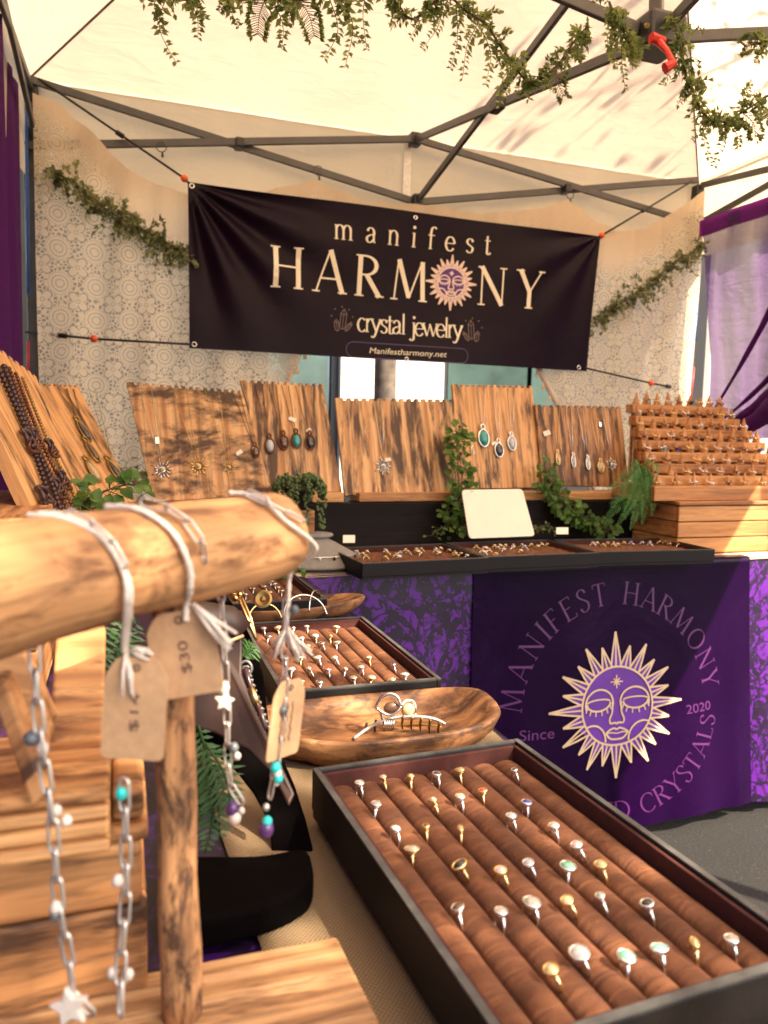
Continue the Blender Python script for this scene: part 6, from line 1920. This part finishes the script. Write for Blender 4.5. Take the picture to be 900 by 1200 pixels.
def log_u(px):  # fraction along the log at a picture column
    best = min(range(201), key=lambda k: abs((lambda q: 450+F*(q-CAM).dot(_rt)/(q-CAM).dot(_fw))(lpt(k/200, 20))-px))
    return best/200
# bracelet one, left: chain over the log, hanging low with a star
b1 = thing('bracelet', 'pale link bracelet with large shell star hanging lowest at the left', 'bracelet', tuple(at(85, 1180, .36)))
uA = log_u(135)
yarn(b1, [lpt(log_u(95), 105), lpt(log_u(112), 70), lpt(log_u(132), 35), lpt(log_u(145), 0), lpt(log_u(148), -25, .003), at(147, 760, .372), at(152, 790, .372)], .0016)
yarn(b1, [lpt(log_u(80), 100), lpt(log_u(100), 72), lpt(log_u(126), 42), lpt(log_u(140), 8), lpt(log_u(143), -22, .003), at(145, 762, .370), at(160, 795, .370)], .0012)
chain(b1, [lpt(log_u(108), 72, .004), lpt(log_u(128), 42, .004), lpt(log_u(142), 5, .0045)], .0070, .0021, .00062)
tuft(b1, at(152, 762, .368), _rt*.9-_up*.15, .010, .0018, 1)
tuft(b1, at(147, 765, .368), -_up+_rt*.15, .020, .0018, 2)
c1 = chain(b1, [at(40, 752, .35), at(42, 800, .35), at(46, 850, .35), at(55, 920, .35), at(62, 970, .35), at(68, 1050, .352), at(80, 1120, .355), at(88, 1165, .356), at(110, 1186, .358), at(132, 1196, .358)], .0082, .0027, .00085)
c2 = chain(b1, [at(145, 915, .372), at(147, 980, .372), at(147, 1050, .372), at(142, 1120, .37), at(141, 1196, .365)], .0082, .0027, .00085)
MB().ball(at(38, 865, .352), (.0042, .0042, .0038), 8, 6).build('grey_bead', M['greybead'], b1, True)
MB().ball(at(50, 878, .35), (.0026, .0024, .0042), 8, 6).build('shell_bead', M['shell'], b1, True)
for (u, v, s, mt) in ((66, 950, .0026, 'shell'), (78, 962, .0026, 'shell'), (62, 955, .0026, 'chain_white'), (66, 1064, .0030, 'shell'), (65, 1072, .0026, 'greybead'), (138, 1032, .0030, 'shell'), (142, 930, .0030, 'turq'), (132, 1140, .0028, 'shell'), (150, 1142, .0028, 'shell')):
    MB().ball(at(u, v, .352 if u < 100 else .371), (s, s*.9, s*1.15), 8, 6).build('bead', M[mt], b1, True)
def star5(t, c, r, rot, d):
    m = frame(at(*c, d), _rt*math.cos(rot)+_up*math.sin(rot), -_fw)
    pts = []
    for k in range(10):
        a = PI/2+PI*k/5
        q = r if k % 2 == 0 else r*.52
        pts.append((q*math.cos(a), q*math.sin(a)))
    MB().prism(pts, -.0018, .0018).build('shell_star', M['shell'], t, bevel=.0011, mw=m, seg=3)
star5(b1, (82, 1180), .0098, .2, .352)
paper_tag('kraft tag with fourteen dollar price, lower of the two big tags on the log', (158, 830), 74, 120, .368, -.06, '$14')
# bracelet two
b2 = thing('bracelet', 'pale link bracelet with star and purple beads hanging right of the post', 'bracelet', tuple(at(280, 940, .45)))
yarn(b2, [lpt(log_u(172), 105), lpt(log_u(190), 70), lpt(log_u(208), 35), lpt(log_u(218), 0), lpt(log_u(219), -25, .003), at(219, 705, .386), at(218, 728, .386)], .0016)
chain(b2, [lpt(log_u(200), 80, .004), lpt(log_u(222), 50, .004), lpt(log_u(232), 15, .0045), at(233, 668, .385), at(226, 690, .386)], .0070, .0021, .00062)
MB().ball(at(241, 678, .395), (.0042, .0042, .0040), 8, 6).build('grey_bead', M['greybead'], b2, True)
tuft(b2, at(226, 708, .386), _rt*.75-_up*.75, .028, .0024, 4)
paper_tag('kraft tag with thirty dollar price, upper right of the two big tags', (216, 766), 80, 100, .388, .16, '$30')
chain(b2, [at(259, 680, .45), at(260, 720, .45), at(263, 770, .45), at(266, 830, .45), at(267, 880, .45), at(270, 915, .45), at(282, 938, .45), at(300, 952, .45)], .0070, .0021, .00062)
star5(b2, (263, 822), .0064, -.1, .447)
for (u, v, s, mt) in ((262, 806, .0036, 'shell'), (274, 876, .0030, 'greybead'), (278, 886, .0022, 'shell'), (272, 948, .0042, 'amethyst'), (275, 958, .0040, 'shell'), (283, 950, .0020, 'shell')):
    MB().ball(at(u, v, .449), (s, s, s*1.1), 8, 6).build('bead', M[mt], b2, True)
# bracelet three, at the log's right end
b3 = thing('bracelet', 'pale link bracelet with turquoise beads hanging from the right end of the log', 'bracelet', tuple(at(315, 960, .46)))
yarn(b3, [lpt(log_u(312), 100), lpt(log_u(325), 65), lpt(log_u(336), 25), lpt(.985, -15, .003), at(342, 668, .452), at(338, 700, .456), at(334, 740, .458)], .0013)
chain(b3, [lpt(log_u(318), 75, .003), lpt(log_u(332), 45, .003), lpt(.98, 10, .004)], .0070, .0021, .00062)
tuft(b3, at(336, 735, .458), -_up-_rt*.5, .020, .0018, 6); tuft(b3, at(337, 735, .458), -_up+_rt*.45, .022, .0020, 7)
chain(b3, [at(336, 700, .458), at(334, 760, .458), at(333, 820, .458), at(326, 880, .458), at(318, 925, .458), at(312, 950, .458)], .0070, .0021, .00062)
for (u, v, s, mt) in ((323, 900, .0034, 'turq'), (325, 906, .0028, 'shell'), (326, 912, .0030, 'turq'), (324, 918, .0016, 'shell'), (312, 946, .0022, 'chain_white'), (313, 963, .0032, 'turq'), (312, 972, .0048, 'amethyst'), (332, 832, .0028, 'greybead'), (345, 715, .0028, 'violetbead' if 'violetbead' in M else 'greybead')):
    MB().ball(at(u, v, .456), (s, s, s*1.1), 8, 6).build('bead', M[mt], b3, True)
t, m = paper_tag('brown kraft tag turned edgewise below the right end of the log', (336, 842), 62, 92, .462, -.12, None, 1.05)
dd_ = Decal(lambda x, y: (m @ Vector((x, y, .0004)), (m.to_3x3() @ Vector((0, 0, 1)))), .0002)
for k in range(3):
    x = -.006+.005*k
    dd_.line([(x+.0009*math.sin(j*2.1+k), -.014+.0022*j) for j in range(12)], .0009)
dd_.build('handwriting', 'ink', t)

# ================================================================== GARLANDS
def garland(label, pts, sprigs, seed, name='leaf_garland', mat='leaf_garland', ll=.020, lw_=.009, nper=26, spread=.05, group='leaf garlands hung under the canopy'):
    r = random.Random(seed)
    P = bez(pts, 10)
    t = thing(name, label, 'garland', tuple(P[0]), group=group)
    sm, lf = MB().tube(P, .0028, 5), MB()
    for i, p in enumerate(P):
        for _ in range(max(1, nper//14)):
            if r.random() < .38: continue
            d = rvec(r); d.z -= .5; d.normalize()
            q = p+d*spread*r.uniform(.3, 1.3)
            pp = bez([p, lerp(p, q, .5)+Vector((0, 0, .012)), q], 3)
            sm.tube(pp, .0009, 3)
            for a in pp[1:]:
                for sg in (-1, 1):
                    leaf(lf, a, (d*.7+rvec(r)*.8), rvec(r), ll*r.uniform(.55, .95), lw_*r.uniform(.6, 1.0))
    for (q0, q1) in sprigs:
        q0, q1 = Vector(q0), Vector(q1)
        L = (q1-q0).length
        side = Vector((r.uniform(-1, 1), r.uniform(-.5, .5), 0))*L*.26
        S2 = bez([q0, lerp(q0, q1, .45)+side, q1], 9)
        sm.tube(S2, [lerp(.0013, .0005, k/(len(S2)-1)) for k in range(len(S2))], 3)
        kind = r.random()
        for k in range(1, len(S2)):
            d = (S2[k]-S2[k-1]).normalized()
            s = 1.0 - .55*k/len(S2)
            perp = d.cross(Vector((r.uniform(-.4, .4), -1, .2))).normalized()
            if kind < .95:
                for sg in (-1, 1):
                    if r.random() < .18: continue
                    leaf(lf, lerp(S2[k-1], S2[k], r.random()), perp*sg+d*.5+rvec(r)*.45, Vector((r.uniform(-.5, .5), -1, .3)), ll*1.15*s*r.uniform(.7, 1.2), lw_*1.4*s)
            else:
                for sg in (-1, 1):
                    e = S2[k]+(perp*sg+d*.6).normalized()*ll*1.1*s
                    sm.tube([S2[k], e], .0008, 3)
                    for z in (-1, 0, 1): leaf(lf, e, (perp*sg+d*.6+rvec(r)*.7), rvec(r), ll*.62, lw_*.7)
    sm.build('stem', M['stem'], t)
    tag(lf.build('leaves', M[mat], t), kind='stuff')
    return t
def A(u, v, d): return at(u, v, d)
dg_ = 1.45
garland('leafy green garland drooping along the top of the picture, left stretch', [A(150, -40, dg_), A(200, -12, dg_), A(270, -8, dg_), A(330, 0, dg_), A(390, -6, dg_), A(450, -25, dg_)],
        [(A(195, -5, dg_), A(207, 75, dg_)), (A(190, -10, dg_), A(192, 30, dg_)), (A(212, -5, dg_), A(232, 45, dg_)), (A(222, -6, dg_), A(240, 22, dg_)), (A(268, -8, dg_), A(280, 32, dg_)), (A(285, -8, dg_), A(256, 14, dg_)), (A(318, -2, dg_), A(330, 58, dg_)),
         (A(310, 0, dg_), A(302, 40, dg_)), (A(350, 0, dg_), A(368, 42, dg_)), (A(385, -5, dg_), A(380, 68, dg_)), (A(398, -5, dg_), A(404, 80, dg_)), (A(410, -8, dg_), A(424, 50, dg_)), (A(430, -14, dg_), A(430, 58, dg_)), (A(345, 0, dg_), A(338, 30, dg_))], 41, spread=.035)
dh = 1.62
garland('leafy green garland drooping along the roof truss, middle stretch', [A(440, -30, dh), A(466, 5, dh), A(485, 22, dh), A(520, -5, dh), A(545, 12, dh), A(570, 30, dh), A(592, 62, dh), A(620, 95, dh), A(650, 80, dh), A(672, 50, dh), A(690, 30, dh)],
        [(A(508, 5, dh), A(480, 45, dh)), (A(520, 2, dh), A(494, 58, dh)), (A(535, 10, dh), A(528, 80, dh)), (A(560, 28, dh), A(542, 92, dh)), (A(566, 38, dh), A(569, 100, dh)), (A(596, 66, dh), A(592, 110, dh)), (A(600, 75, dh), A(585, 125, dh)), (A(622, 92, dh), A(614, 108, dh)), (A(655, 75, dh), A(660, 112, dh)),
         (A(668, 60, dh), A(682, 70, dh)), (A(645, 80, dh), A(636, 100, dh)), (A(676, 48, dh), A(690, 44, dh)), (A(545, 15, dh), A(575, 18, dh)), (A(462, 0, dh), A(470, 22, dh))], 42, spread=.032)
dk = 1.68
garland('thick leafy garland sprig wrapped on the truss left of the red handle', [A(714, 2, dk), A(722, 22, dk), A(732, 40, dk), A(738, 62, dk)],
        [(A(722, 25, dk), A(715, 62, dk)), (A(730, 40, dk), A(733, 108, dk)), (A(738, 45, dk), A(748, 70, dk)), (A(728, 40, dk), A(722, 80, dk)), (A(736, 50, dk), A(744, 78, dk)), (A(720, 15, dk), A(735, 18, dk))], 43, spread=.035, nper=20)
garland('long leafy garland sweeping from the hub to the right edge of the roof', [A(786, 20, dk), A(797, 50, dk), A(803, 85, dk), A(815, 115, dk), A(832, 140, dk), A(850, 142, dk), A(872, 130, dk), A(900, 112, dk), A(950, 80, dk)],
        [(A(797, 30, dk), A(825, 36, dk)), (A(798, 55, dk), A(776, 100, dk)), (A(802, 70, dk), A(792, 125, dk)), (A(815, 110, dk), A(812, 165, dk)), (A(822, 125, dk), A(836, 195, dk)), (A(836, 140, dk), A(832, 190, dk)), (A(850, 142, dk), A(865, 175, dk)), (A(870, 132, dk), A(885, 160, dk)), (A(860, 140, dk), A(878, 150, dk)),
         (A(890, 118, dk), A(905, 150, dk)), (A(812, 100, dk), A(826, 100, dk)), (A(870, 125, dk), A(880, 98, dk)), (A(800, 45, dk), A(790, 80, dk)), (A(845, 140, dk), A(848, 165, dk))], 44, spread=.036, nper=20)
garland('leafy garland tip entering at the upper right edge', [A(960, 30, dk), A(920, 45, dk), A(885, 52, dk)], [(A(900, 50, dk), A(872, 54, dk)), (A(905, 50, dk), A(886, 74, dk)), (A(900, 45, dk), A(880, 50, dk))], 45, spread=.03)
def euc(label, pts, seed):
    garland(label, pts, [], seed, 'eucalyptus_garland', 'leaf_euc', .030, .019, 48, .075, 'eucalyptus garlands on the lace')
ye = 2.972
euc('grey green eucalyptus garland hung on the lace left of the banner', [ony(66, 202, ye), ony(85, 214, ye), ony(110, 235, ye), ony(140, 255, ye), ony(165, 268, ye), ony(192, 283, ye), ony(214, 296, ye)], 51)
euc('grey green eucalyptus garland hung on the lace right of the banner', [ony(706, 372, ye), ony(720, 360, ye), ony(745, 345, ye), ony(770, 325, ye), ony(795, 305, ye), ony(822, 290, ye)], 52)
